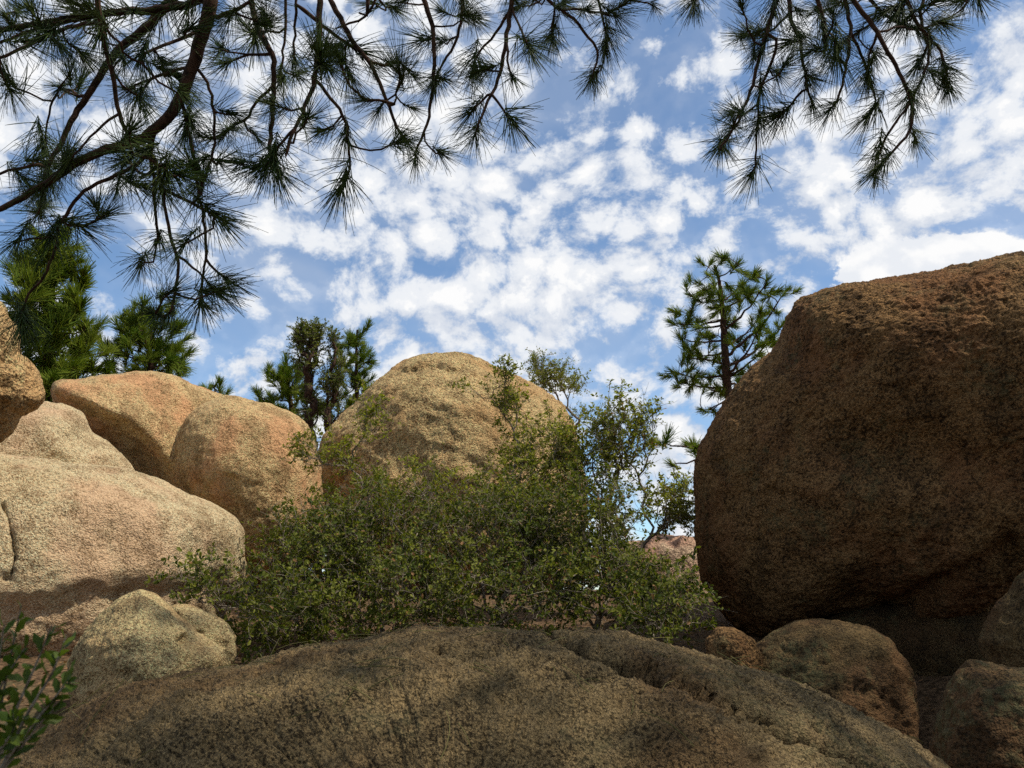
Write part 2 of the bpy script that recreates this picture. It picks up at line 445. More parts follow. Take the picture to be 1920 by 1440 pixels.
boulder('boulder', 'pale sloping granite slab below the two-lobed boulder', M_slab,
        [(-300, 850), (-60, 846), (60, 850), (130, 856), (190, 862), (245, 878), (300, 897), (345, 918), (415, 950), (440, 973), (456, 1010), (461, 1050), (452, 1090),
         (440, 1140), (380, 1230), (240, 1300), (0, 1330), (-250, 1330), (-420, 1250), (-430, 1000)],
        (40, 1130), 5.2, 1.15, 1.1, e=2.2, n=150, seed=3.0,
        mods=[('crease', [(0, 935), (14, 965), (22, 1000), (27, 1045), (25, 1072), (4, 1092)], 3.5, 0.035),
              ('ledge', [(-120, 1150), (0, 1140), (90, 1122), (160, 1104), (240, 1092), (320, 1096), (400, 1085), (440, 1075)], 30, 0.065),
              ('bump', 390, 1040, 50, 36, 0, -0.03), ('bump', 230, 960, 180, 30, 12, 0.04), ('crease', [(60, 900), (120, 912), (190, 905)], 9, 0.02)],
        noise=((1.0, 0.04), (4.0, 0.014), (18.0, 0.0055)))
boulder('boulder', 'pale ledge of rock between the jutting boulder and the sloping slab', M_slab,
        [(-260, 745), (-60, 748), (20, 754), (80, 758), (122, 764), (160, 796), (204, 832), (250, 872), (270, 930), (240, 1010), (60, 1060), (-200, 1060), (-330, 930)],
        (20, 935), 6.0, 0.75, 0.8, e=2.2, n=90, seed=16.0, mods=[('bump', 120, 850, 60, 14, 40, 0.03)],
        noise=((1.0, 0.03), (4.0, 0.014), (18.0, 0.006)))
boulder('boulder', 'tan boulder jutting from outside over the pale slab, under the dense pine', M_mid,
        [(-120, 540), (-40, 565), (0, 590), (14, 606), (28, 640), (43, 664), (53, 690), (74, 730), (72, 750), (54, 766), (34, 790), (10, 820), (-20, 850), (-150, 900), (-300, 860), (-370, 700), (-300, 570)],
        (-130, 720), 4.3, 0.5, 0.7, e=2.3, n=80, seed=4.0, mods=[('ridge', [(-60, 560), (0, 640), (30, 700), (60, 745)], 10, 0.06, 1.0, 50, 60)],
        noise=((1.3, 0.04), (6.0, 0.02), (22.0, 0.008)))

def two_lobed():
    A, QA = boulder_arrays([(97, 720), (150, 711), (220, 704), (270, 697), (320, 700), (360, 718), (400, 735), (440, 745), (470, 800), (460, 900), (440, 960), (345, 960), (280, 940), (215, 905), (180, 862), (148, 817), (120, 780), (103, 750)],
        (270, 810), 7.6, 0.42, 0.9, e=2.4, n=90, seed=5.0, noise=((1.2, 0.01),),
        mods=[('ridge', [(80, 722), (130, 738), (190, 762), (250, 790), (290, 825), (320, 870), (335, 900)], 5, 0.55, 1.0, 110, 34)])
    B, QB = boulder_arrays([(322, 862), (330, 822), (350, 790), (380, 760), (410, 743), (440, 738), (490, 750), (540, 770), (570, 790), (588, 822), (604, 870), (608, 940), (600, 1030), (560, 1090), (490, 1100), (430, 1060), (380, 980), (345, 930), (326, 892)],
        (470, 930), 7.25, 0.75, 0.9, e=2.2, n=90, seed=6.0, noise=((1.2, 0.02),),
        mods=[('crease', [(440, 890), (430, 940), (420, 980)], 16, 0.05)])
    V = np.concatenate((A, B)); Q = np.concatenate((QA, QB + len(A)))
    me = np_mesh('lobes', V, Q)
    tmp = link('boulder', me)
    r = tmp.modifiers.new('r', 'REMESH'); r.mode = 'VOXEL'; r.voxel_size = 0.0145; r.use_smooth_shade = True
    s = tmp.modifiers.new('s', 'SMOOTH'); s.factor = 0.5; s.iterations = 14
    ev = tmp.evaluated_get(bpy.context.evaluated_depsgraph_get())
    m2 = ev.to_mesh()
    nV = len(m2.vertices); V = np.empty(nV * 3, np.float32); m2.vertices.foreach_get('co', V); V = V.reshape(-1, 3).astype(float)
    N = np.empty(nV * 3, np.float32); m2.vertices.foreach_get('normal', N); N = N.reshape(-1, 3)
    lt = np.empty(len(m2.polygons), np.int32); m2.polygons.foreach_get('loop_total', lt)
    li = np.empty(len(m2.loops), np.int32); m2.loops.foreach_get('vertex_index', li)
    Q = li.reshape(-1, 4) if (lt == 4).all() else None
    ev.to_mesh_clear()
    dsp = 0.025 * fbm(V, 1.3, 3, 0.5, 9.0) + 0.011 * fbm(V, 5.0, 3, 0.6, 3.0) + 0.006 * fbm(V, 20.0, 2, 0.6, 1.0)
    V = V + N * dsp[:, None]
    bpy.data.objects.remove(tmp); bpy.data.meshes.remove(me)
    loc = np.array((V[:, 0].mean(), V[:, 1].mean(), V[:, 2].min()))
    me = np_mesh('boulder', V - loc, Q); blotch(me, V, 5.5)
    o = link('boulder', me, None, M_lobe)
    o.location = loc
    tag(o, 'orange-tan boulder of two lobes, one a wedge with a shaded underside', 'boulder')
two_lobed()

boulder('boulder', 'domed tan boulder rising behind the scrub oak with a crack near its top', M_mid,
        [(598, 880), (605, 830), (632, 790), (680, 742), (710, 712), (750, 681), (780, 672), (830, 667), (870, 667), (900, 675), (930, 690), (980, 706), (1030, 731), (1060, 756), (1082, 785), (1091, 825),
         (1096, 880), (1096, 970), (1075, 1080), (970, 1180), (730, 1180), (625, 1080), (600, 970)],
        (850, 985), 8.9, 1.5, 1.3, e=2.1, n=140, seed=7.0,
        mods=[('crease', [(745, 692), (780, 688), (820, 684), (850, 690), (872, 693)], 4, 0.07),
              ('ridge', [(700, 720), (745, 790), (800, 850), (900, 900)], 14, 0.10, 1.0, 120, 60),
              ('ledge', [(690, 768), (740, 748), (800, 756), (860, 778), (930, 790), (990, 830)], 7, 0.03), ('ledge', [(780, 820), (850, 838), (930, 880)], 6, 0.025), ('bump', 830, 770, 110, 30, 10, 0.04), ('bump', 760, 850, 60, 50, 0, -0.05)],
        noise=((0.9, 0.05), (4.5, 0.020), (16.0, 0.010), (45.0, 0.006)))
boulder('boulder', 'small yellowish boulder wedged between the pale slab and the front slab', M_small,
        [(128, 1300), (135, 1240), (150, 1200), (180, 1165), (220, 1130), (250, 1112), (280, 1109), (310, 1125), (330, 1152), (360, 1178), (390, 1200), (415, 1225), (428, 1246), (425, 1310), (350, 1400), (220, 1430), (140, 1380)],
        (270, 1270), 3.3, 0.42, 0.4, e=2.3, n=100, seed=8.0,
        mods=[('crease', [(345, 1190), (352, 1230), (350, 1270)], 14, 0.03), ('bump', 395, 1235, 24, 20, 0, 0.03), ('crease', [(140, 1290), (200, 1262), (250, 1270)], 10, 0.015)],
        noise=((1.6, 0.02), (8.0, 0.012), (28.0, 0.005)))
boulder('boulder', 'low lichen-spotted rock tucked behind the small yellowish boulder', M_small,
        [(312, 1145), (322, 1130), (352, 1131), (402, 1146), (430, 1168), (446, 1196), (446, 1228), (425, 1260), (370, 1260), (330, 1220), (315, 1180)],
        (380, 1195), 3.75, 0.2, 0.3, e=2.3, n=56, seed=9.0, noise=((2.0, 0.02), (9.0, 0.012), (30.0, 0.004)))
boulder('boulder', 'pinkish rock showing through the scrub behind the giant boulder', M_back,
        [(1130, 1060), (1180, 1020), (1240, 1008), (1300, 1012), (1350, 1040), (1370, 1130), (1250, 1190), (1150, 1160)],
        (1250, 1095), 8.2, 0.6, 0.7, e=2.3, n=64, seed=10.0, noise=((1.3, 0.05), (5.0, 0.02), (16.0, 0.006)))
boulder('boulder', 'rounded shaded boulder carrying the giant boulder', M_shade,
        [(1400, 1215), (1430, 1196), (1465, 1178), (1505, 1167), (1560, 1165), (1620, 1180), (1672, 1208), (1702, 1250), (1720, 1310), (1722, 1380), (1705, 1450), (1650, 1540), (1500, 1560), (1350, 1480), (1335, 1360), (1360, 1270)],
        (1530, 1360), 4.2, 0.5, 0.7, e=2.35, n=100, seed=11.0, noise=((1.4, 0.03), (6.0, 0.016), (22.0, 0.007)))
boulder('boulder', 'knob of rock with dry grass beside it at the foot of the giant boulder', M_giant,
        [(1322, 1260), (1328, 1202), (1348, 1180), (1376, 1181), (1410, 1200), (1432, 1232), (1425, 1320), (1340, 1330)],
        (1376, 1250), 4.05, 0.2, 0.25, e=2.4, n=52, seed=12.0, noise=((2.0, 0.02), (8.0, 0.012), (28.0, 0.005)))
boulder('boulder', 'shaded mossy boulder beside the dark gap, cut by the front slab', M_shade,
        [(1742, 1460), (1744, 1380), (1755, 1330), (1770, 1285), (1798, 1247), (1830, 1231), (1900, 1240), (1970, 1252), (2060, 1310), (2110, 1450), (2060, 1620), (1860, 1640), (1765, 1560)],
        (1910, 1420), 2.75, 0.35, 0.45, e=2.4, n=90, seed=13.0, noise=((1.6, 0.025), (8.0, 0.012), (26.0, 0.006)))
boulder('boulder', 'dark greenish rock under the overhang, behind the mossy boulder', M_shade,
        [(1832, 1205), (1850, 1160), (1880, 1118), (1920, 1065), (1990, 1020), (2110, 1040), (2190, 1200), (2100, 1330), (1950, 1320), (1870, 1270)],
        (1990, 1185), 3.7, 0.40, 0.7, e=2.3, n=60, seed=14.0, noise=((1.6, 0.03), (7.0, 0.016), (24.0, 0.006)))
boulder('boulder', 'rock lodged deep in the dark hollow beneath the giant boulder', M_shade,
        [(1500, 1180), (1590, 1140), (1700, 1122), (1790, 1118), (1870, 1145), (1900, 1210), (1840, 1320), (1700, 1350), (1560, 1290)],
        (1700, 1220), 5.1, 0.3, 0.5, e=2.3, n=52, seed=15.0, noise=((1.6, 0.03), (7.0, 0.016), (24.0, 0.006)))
# ------------------------------------------------------------------ plant materials
def leaf_mat(name, dark, light, trans=0.35, rough=0.55, spec=0.3, brown=None, brown_amt=0.0):
    m, g = principled(name)
    geo = g.n('ShaderNodeNewGeometry'); oi = g.n('ShaderNodeObjectInfo')
    r = g.math('ADD', g.math('MULTIPLY', geo.outputs['Random Per Island'], 0.65), g.math('MULTIPLY', oi.outputs['Random'], 0.35))
    c = g.mix(g.step(r, 0.1, 0.9), dark, light)
    if brown: c = g.mix(g.step(g.math('FRACT', g.math('MULTIPLY', r, 7.31)), 1 - brown_amt, 1 - brown_amt + 0.03), c, brown)
    b = g.n('ShaderNodeBsdfPrincipled', ins={'Base Color': c, 'Roughness': rough, 'Specular IOR Level': spec})
    t = g.n('ShaderNodeBsdfTranslucent', ins={'Color': g.mix(1.0, c, (1.25, 1.35, 0.7), 'MULTIPLY')})
    mx = g.n('ShaderNodeMixShader', ins={0: trans, 1: b.outputs[0], 2: t.outputs[0]})
    o = g.n('ShaderNodeOutputMaterial'); m.node_tree.links.new(mx.outputs[0], o.inputs[0])
    return m
def bark_mat(name, a, b, scale=40, bump=0.6):
    m, g = principled(name)
    co = g.n('ShaderNodeTexCoord').outputs['Object']
    n = g.noise(co, scale, 4, 0.65)
    bp = g.n('ShaderNodeBump', ins={'Strength': bump, 'Distance': 0.01, 'Height': n}).outputs[0]
    finish(m, g, g.mix(g.step(n, 0.35, 0.65), a, b), 0.9, bp, 0.15)
    return m
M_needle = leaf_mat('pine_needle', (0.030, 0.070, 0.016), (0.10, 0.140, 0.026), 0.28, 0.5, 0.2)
M_needle_far = leaf_mat('pine_needle_sunny', (0.12, 0.20, 0.022), (0.32, 0.36, 0.045), 0.52, 0.6, 0.15)  # lit copy: sunlight on the far pines put into the needle colour
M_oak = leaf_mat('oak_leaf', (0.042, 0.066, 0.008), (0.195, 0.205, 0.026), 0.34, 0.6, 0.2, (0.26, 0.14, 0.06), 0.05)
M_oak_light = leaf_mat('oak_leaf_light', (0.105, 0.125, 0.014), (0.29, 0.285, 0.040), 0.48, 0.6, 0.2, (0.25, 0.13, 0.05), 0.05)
M_juniper = leaf_mat('juniper_scale', (0.060, 0.095, 0.015), (0.18, 0.185, 0.034), 0.35, 0.7, 0.15)
M_near = leaf_mat('broad_leaf', (0.020, 0.055, 0.008), (0.11, 0.15, 0.018), 0.35, 0.5, 0.25)
M_litter = leaf_mat('dead_leaf', (0.10, 0.055, 0.025), (0.28, 0.16, 0.08), 0.1, 0.8, 0.1)
M_grass = leaf_mat('dry_grass_blade', (0.10, 0.10, 0.03), (0.28, 0.24, 0.09), 0.3, 0.6, 0.2)
M_yucca = leaf_mat('yucca_blade', (0.03, 0.045, 0.018), (0.06, 0.08, 0.03), 0.1, 0.5, 0.3)
M_bark = bark_mat('pine_bark', (0.026, 0.016, 0.011), (0.095, 0.052, 0.034))
M_twig = bark_mat('grey_twig', (0.10, 0.080, 0.060), (0.32, 0.27, 0.21), 60)

# ------------------------------------------------------------------ skeletons and tubes
def unit(v):
    v = np.asarray(v, float); n = np.linalg.norm(v)
    return v / n if n > 1e-9 else np.array((0, 0, 1.0))
class Tubes:
    def __init__(self): self.V = []; self.Q = []; self.n = 0
    def add(self, P, R, sides=6):
        P = np.asarray(P, float); R = np.asarray(R, float)
        if len(P) < 2: return
        T = np.gradient(P, axis=0); T /= np.maximum(np.linalg.norm(T, axis=1)[:, None], 1e-9)
        a = np.cross(T[0], (0.3, 0.2, 0.93)); a = unit(a)
        ang = np.linspace(0, 2 * math.pi, sides, endpoint=False)
        rings = []
        for i in range(len(P)):
            a = unit(a - T[i] * (a @ T[i])); b = np.cross(T[i], a)
            rings.append(P[i] + R[i] * (np.outer(np.cos(ang), a) + np.outer(np.sin(ang), b)))
        k = len(P); V = np.concatenate(rings)
        i, j = np.meshgrid(np.arange(k - 1), np.arange(sides), indexing='ij')
        q = np.stack((i * sides + j, i * sides + (j + 1) % sides, (i + 1) * sides + (j + 1) % sides, (i + 1) * sides + j), -1).reshape(-1, 4)
        self.V.append(V); self.Q.append(q + self.n); self.n += len(V)
    def mesh(self, name, origin=(0, 0, 0)):
        return np_mesh(name, np.concatenate(self.V) - np.asarray(origin, float), np.concatenate(self.Q))
class Skeleton:
    def __init__(self):
        self.P = np.zeros((12000, 3)); self.par = []; self.len = np.zeros(12000); self.rmin = []; self.tips = []; self.grp = []; self.n = 0
    def node(self, p, par, rmin=0.0, grp=None):
        i = self.n; self.P[i] = p; self.par.append(par); self.rmin.append(rmin); self.n += 1
        self.len[i] = 0 if par < 0 else self.len[par] + np.linalg.norm(self.P[i] - self.P[par])
        self.grp.append(grp if grp is not None else (self.grp[par] if par >= 0 else 0))
        return i
    def chain(self, pts, par, radii=None, grp=None):
        ids = []
        for k, p in enumerate(pts):
            par = self.node(p, par, radii[k] if radii is not None else 0.0, grp); ids.append(par)
        return ids
    def direction(self, i):
        p = self.par[i]
        return unit(self.P[i] - self.P[p]) if p >= 0 else np.array((0, 0, 1.0))
    def reach(self, t, alpha=0.4, step=0.07, jit=0.012, bow=0.35, allow=None):
        t = np.asarray(t, float)
        d = np.linalg.norm(self.P[:self.n] - t, axis=1)
        cost = d + alpha * self.len[:self.n]
        if allow is not None: cost = np.where(allow[:self.n], cost, 1e9)
        i = int(np.argmin(cost)); D = d[i]
        if D < 0.03: self.tips.append(i); return i
        c = self.P[i] + self.direction(i) * D * bow + (t - self.P[i]) * 0.35
        k = max(2, int(D / step))
        par = i
        for q in range(1, k + 1):
            u = q / k
            p = (1 - u) ** 2 * self.P[i] + 2 * u * (1 - u) * c + u * u * t
            if q < k: p = p + np.random.default_rng(self.n).normal(size=3) * jit
            par = self.node(p, par)
        self.tips.append(par)
        return par
    def tubes(self, rtip, expo=0.45, sides=5, origin_of=None):
        """one Tubes per group"""
        n = self.n; cnt = np.zeros(n); kids = [[] for _ in range(n)]
        for t in self.tips: cnt[t] += 1
        for i in range(n - 1, -1, -1):
            if self.par[i] >= 0: cnt[self.par[i]] += cnt[i]; kids[self.par[i]].append(i)
        R = np.maximum(rtip * np.maximum(cnt, 0.6) ** expo, np.array(self.rmin[:n]))
        out = {}
        def run(start, pre):
            stack = [(start, pre)]
            while stack:
                i, pre_ = stack.pop()
                g_ = self.grp[i]
                P = [self.P[pre_]] if pre_ >= 0 else []
                Rr = [min(R[pre_], R[i] * 1.15)] if pre_ >= 0 else []
                while True:
                    P.append(self.P[i]); Rr.append(R[i])
                    ks = kids[i]
                    if not ks: break
                    ks = sorted(ks, key=lambda k: -R[k])
                    nxt = None
                    for k in ks:
                        if nxt is None and self.grp[k] == g_: nxt = k
                        else: stack.append((k, i))
                    if nxt is None: break
                    i = nxt
                Rr[-1] *= 0.6
                out.setdefault(g_, Tubes()).add(P, Rr, sides)
        for i in range(n):
            if self.par[i] < 0: run(i, -1)
        return out
def place(name, mesh, loc, axis, parent, size, r, origin=(0, 0, 0)):
    """copy of a shared mesh with its +Z along axis"""
    q = Vector(unit(axis)).to_track_quat('Z', 'Y') @ Quaternion((0, 0, 1), r.uniform(0, 6.283))
    o = bpy.data.objects.new(name, mesh); COL.objects.link(o)
    o.parent = parent
    o.location = [float(a - b) for a, b in zip(loc, origin)]
    o.rotation_mode = 'QUATERNION'; o.rotation_quaternion = q
    o.scale = (size, size, size)
    return o

# ------------------------------------------------------------------ needle tufts and leaf sprays (shared meshes)
def needle_mesh(name, mat, n, length, width, seed, stem=0.09, segs=3, spread=(18, 88), sides=3):
    r = np.random.default_rng(seed); tb = Tubes()
    for k in range(n):
        u = r.beta(1.6, 1.0); z0 = -stem * (1 - u)
        th = math.radians(r.uniform(*spread) * (1.12 - 0.55 * u) + r.normal() * 6)
        ph = r.uniform(0, 2 * math.pi)
        L = length * r.uniform(0.72, 1.08)
        dirv = np.array((math.sin(th) * math.cos(ph), math.sin(th) * math.sin(ph), math.cos(th)))
        bend = np.array((r.normal() * 0.10, r.normal() * 0.10, 0.22 + r.normal() * 0.12))
        P = [np.array((0, 0, z0)) + dirv * L * t + bend * L * t * t * 0.55 for t in np.linspace(0, 1, segs + 1)]
        R = [width * w for w in np.linspace(0.5, 0.22, segs + 1)]
        tb.add(P, R, sides)
    me = tb.mesh(name); me.materials.append(mat)
    return me
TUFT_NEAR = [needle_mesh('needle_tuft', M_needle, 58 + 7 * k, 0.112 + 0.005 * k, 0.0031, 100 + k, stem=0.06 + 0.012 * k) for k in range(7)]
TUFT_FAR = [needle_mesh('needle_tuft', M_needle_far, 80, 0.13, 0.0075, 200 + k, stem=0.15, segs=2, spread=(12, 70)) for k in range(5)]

def leaf_faces(base, along, side, nrm, L, W, V, T, fold=0.25, curl=0.15):
    """a folded leaf blade: 8 triangles with a toothed, oak-like margin"""
    i = len(V)
    for (u, w) in ((0, 0), (0.5, 0), (1.0, 0), (0.22, 0.36), (0.45, 0.34), (0.62, 0.5), (0.85, 0.26), (0.22, -0.36), (0.45, -0.34), (0.62, -0.5), (0.85, -0.26)):
        V.append(base + along * u * L + side * w * W + nrm * (abs(w) * W * fold - curl * L * u * u))
    for t in ((0, 3, 1), (3, 4, 1), (4, 5, 1), (5, 6, 1), (6, 2, 1), (0, 1, 7), (7, 1, 8), (8, 1, 9), (9, 1, 10), (10, 1, 2)): T.append([i + a for a in t])
def spray_mesh(name, mat, seed, n=34, length=0.24, L=0.027, W=0.6, up=0.5, twig=0.0022, sides=3):
    """a forked twig with its leaves"""
    r = np.random.default_rng(seed); tb = Tubes(); segs = []
    def grow(p, dv, ln, w):
        pts = [p]
        for k in range(4):
            dv = unit(dv + r.normal(size=3) * 0.22); pts.append(pts[-1] + dv * ln / 4)
        tb.add(pts, np.linspace(w, w * 0.4, 5), 4); segs.append(np.array(pts))
    grow(np.zeros(3), np.array((0, 0, 1.0)), length, twig)
    for k in range(sides):
        i = 1 + k % 3
        grow(segs[0][i], unit(np.array((math.cos(k * 2.2), math.sin(k * 2.2), 0.6)) + r.normal(size=3) * 0.2), length * r.uniform(0.4, 0.65), twig * 0.6)
    V, T = [], []
    for k in range(n):
        sg = segs[0] if r.random() < 0.4 else segs[r.integers(len(segs))]
        u = r.beta(1.7, 1.0) * 4; a = min(int(u), 3); b = sg[a] + (sg[a + 1] - sg[a]) * (u - a)
        ph = k * 2.4 + r.normal() * 0.4; el = r.uniform(-0.2, 0.9)
        al = unit((math.cos(ph) * math.cos(el), math.sin(ph) * math.cos(el), math.sin(el) + up * 0.3))
        nr = unit(np.cross(np.cross(al, (0, 0, 1)), al) + r.normal(size=3) * 0.5)
        sd = unit(np.cross(al, nr)); nr = np.cross(sd, al)
        l = L * r.uniform(0.6, 1.2)
        leaf_faces(b + al * 0.004, al, sd, nr, l, l * W, V, T, 0.35 * r.uniform(0.3, 1.5), 0.25 * r.uniform(-0.3, 1.2))
    tv, tq = np.concatenate(tb.V), np.concatenate(tb.Q)
    me = np_mesh(name, np.concatenate((np.array(V), tv)), [np.array(T), tq + len(V)], False)
    me.materials.append(mat); me.materials.append(M_twig)
    me.polygons.foreach_set('material_index', np.concatenate((np.zeros(len(T), np.int32), np.ones(len(tq), np.int32))))
    return me
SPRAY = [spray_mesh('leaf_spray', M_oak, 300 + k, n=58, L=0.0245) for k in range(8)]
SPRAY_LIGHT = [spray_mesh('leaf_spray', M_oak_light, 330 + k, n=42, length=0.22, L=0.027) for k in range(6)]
SPRAY_BARE = [spray_mesh('leaf_spray', M_oak, 350 + k, n=5, length=0.26) for k in range(4)]
SPRAY_JUN = [spray_mesh('scale_spray', M_juniper, 370 + k, n=70, length=0.22, L=0.026, W=0.5, up=1.6, twig=0.004, sides=4) for k in range(5)]

# ------------------------------------------------------------------ scrub oak
GZ = lambda p: float(ground_z(np.array([p[0]]), np.array([p[1]]))[0])
def shrub(name, label, cat, group, blobs, n, sprays, seed, base_px=None, size=1.0, rtip=0.0016, bare=0.20, updir=0.6, mat=M_twig, leafname='leaf_spray', alpha=0.45, depth_base=None):
    """blobs: (px, py, rx_px, ry_px, depth, rz_m, weight) ellipsoids that the leaf sprays fill"""
    r = random.Random(seed); nr = np.random.default_rng(seed)
    w = np.array([b[6] for b in blobs], float); w /= w.sum()
    T = []
    while len(T) < n:
        b = blobs[nr.choice(len(blobs), p=w)]
        v = nr.normal(size=3); v = unit(v) * nr.uniform(0.25, 1.0) ** 0.6
        p = at(b[0], b[1], b[4]) + RIGHT * (v[0] * b[2] * b[4] / F) + np.array((0, 0, 1.0)) * (v[1] * b[3] * b[4] / F) + np.array((0, 1.0, 0)) * (v[2] * b[5])
        if perlin(np.array([p * 4.2 + seed]))[0] < -0.02 and nr.uniform() < 0.85: continue
        if p[2] < GZ(p) + 0.03: p[2] = GZ(p) + nr.uniform(0.03, 0.15)
        T.append(p)
    T = np.array(T)
    if base_px is None:
        c = T.mean(axis=0)
    else:
        c = at(base_px[0], 1100, base_px[1])
    base = np.array((c[0], c[1], GZ(c) - 0.03))
    root = empty(name, base); tag(root, label, cat, group)
    sk = Skeleton(); r0 = sk.node(base, -1)
    m0 = sk.chain([base + np.array((nr.normal() * 0.02, nr.normal() * 0.02, 0.05 * k)) for k in (1, 2)], r0)
    for k in np.argsort(np.linalg.norm(T - base, axis=1)):
        sk.reach(T[k], alpha=alpha, step=0.06, jit=0.012)
    tb = sk.tubes(rtip, 0.46, 5)[0]
    link('stem', tb.mesh('stem', base), root, mat)
    cen = T.mean(axis=0)
    for i in sk.tips:
        p = sk.P[i]
        ax = unit(sk.direction(i) * 0.7 + unit(p - cen) * 0.5 + np.array((0, 0, updir)) + nr.normal(size=3) * 0.35)
        me = r.choice(SPRAY_BARE) if (leafname == 'leaf_spray' and r.random() < bare) else r.choice(sprays)
        place(leafname, me, p - ax * 0.04, ax, root, size * r.uniform(0.8, 1.2), r, base)
    return root
G_OAK = 'scrub oaks between the boulders'
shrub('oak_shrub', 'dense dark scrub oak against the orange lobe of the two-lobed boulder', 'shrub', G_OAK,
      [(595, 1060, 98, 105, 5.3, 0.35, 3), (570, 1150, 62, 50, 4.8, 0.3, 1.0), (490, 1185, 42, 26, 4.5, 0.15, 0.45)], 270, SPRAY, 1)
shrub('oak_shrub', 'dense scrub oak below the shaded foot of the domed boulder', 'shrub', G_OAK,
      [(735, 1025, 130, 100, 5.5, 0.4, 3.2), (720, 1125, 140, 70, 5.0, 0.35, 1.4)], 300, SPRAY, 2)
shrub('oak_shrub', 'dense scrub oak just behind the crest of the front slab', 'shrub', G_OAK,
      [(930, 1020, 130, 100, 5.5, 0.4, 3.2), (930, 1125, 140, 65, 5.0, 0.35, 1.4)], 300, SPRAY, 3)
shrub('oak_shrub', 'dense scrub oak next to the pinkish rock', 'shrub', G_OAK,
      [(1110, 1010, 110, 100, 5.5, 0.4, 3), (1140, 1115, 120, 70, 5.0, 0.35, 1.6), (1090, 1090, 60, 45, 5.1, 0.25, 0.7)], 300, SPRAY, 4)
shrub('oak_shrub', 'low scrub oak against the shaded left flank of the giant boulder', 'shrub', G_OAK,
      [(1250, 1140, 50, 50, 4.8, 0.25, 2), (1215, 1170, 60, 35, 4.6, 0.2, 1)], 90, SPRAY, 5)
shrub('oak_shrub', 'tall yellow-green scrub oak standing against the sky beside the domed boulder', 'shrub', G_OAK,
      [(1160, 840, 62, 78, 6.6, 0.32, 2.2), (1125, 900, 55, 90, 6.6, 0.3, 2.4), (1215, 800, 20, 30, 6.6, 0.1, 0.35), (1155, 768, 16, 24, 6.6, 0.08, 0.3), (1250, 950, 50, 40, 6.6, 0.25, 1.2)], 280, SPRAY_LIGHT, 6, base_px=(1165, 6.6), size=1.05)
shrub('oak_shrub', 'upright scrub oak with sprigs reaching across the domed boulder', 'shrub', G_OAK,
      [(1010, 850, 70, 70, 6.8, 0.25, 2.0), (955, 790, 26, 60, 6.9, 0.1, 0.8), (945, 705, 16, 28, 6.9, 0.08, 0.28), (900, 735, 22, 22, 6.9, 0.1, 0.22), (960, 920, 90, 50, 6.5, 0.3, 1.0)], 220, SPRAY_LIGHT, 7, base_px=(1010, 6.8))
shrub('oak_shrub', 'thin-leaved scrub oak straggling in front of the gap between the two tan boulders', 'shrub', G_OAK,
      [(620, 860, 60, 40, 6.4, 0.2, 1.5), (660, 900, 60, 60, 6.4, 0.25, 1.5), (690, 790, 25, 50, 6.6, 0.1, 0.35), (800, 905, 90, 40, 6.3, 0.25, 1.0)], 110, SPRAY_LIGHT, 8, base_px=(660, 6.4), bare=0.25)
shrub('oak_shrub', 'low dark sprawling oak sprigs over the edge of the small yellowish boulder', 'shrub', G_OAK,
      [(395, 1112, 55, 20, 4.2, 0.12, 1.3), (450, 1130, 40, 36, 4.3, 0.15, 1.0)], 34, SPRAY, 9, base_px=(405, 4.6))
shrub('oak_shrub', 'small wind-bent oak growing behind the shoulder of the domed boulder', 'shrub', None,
      [(1035, 712, 42, 26, 10.6, 0.35, 2), (1010, 690, 16, 16, 10.6, 0.15, 0.5), (1075, 722, 18, 12, 10.6, 0.15, 0.4), (1090, 780, 8, 10, 10.6, 0.1, 0.15)], 150, SPRAY_LIGHT, 10, base_px=(1065, 10.6), size=1.0)

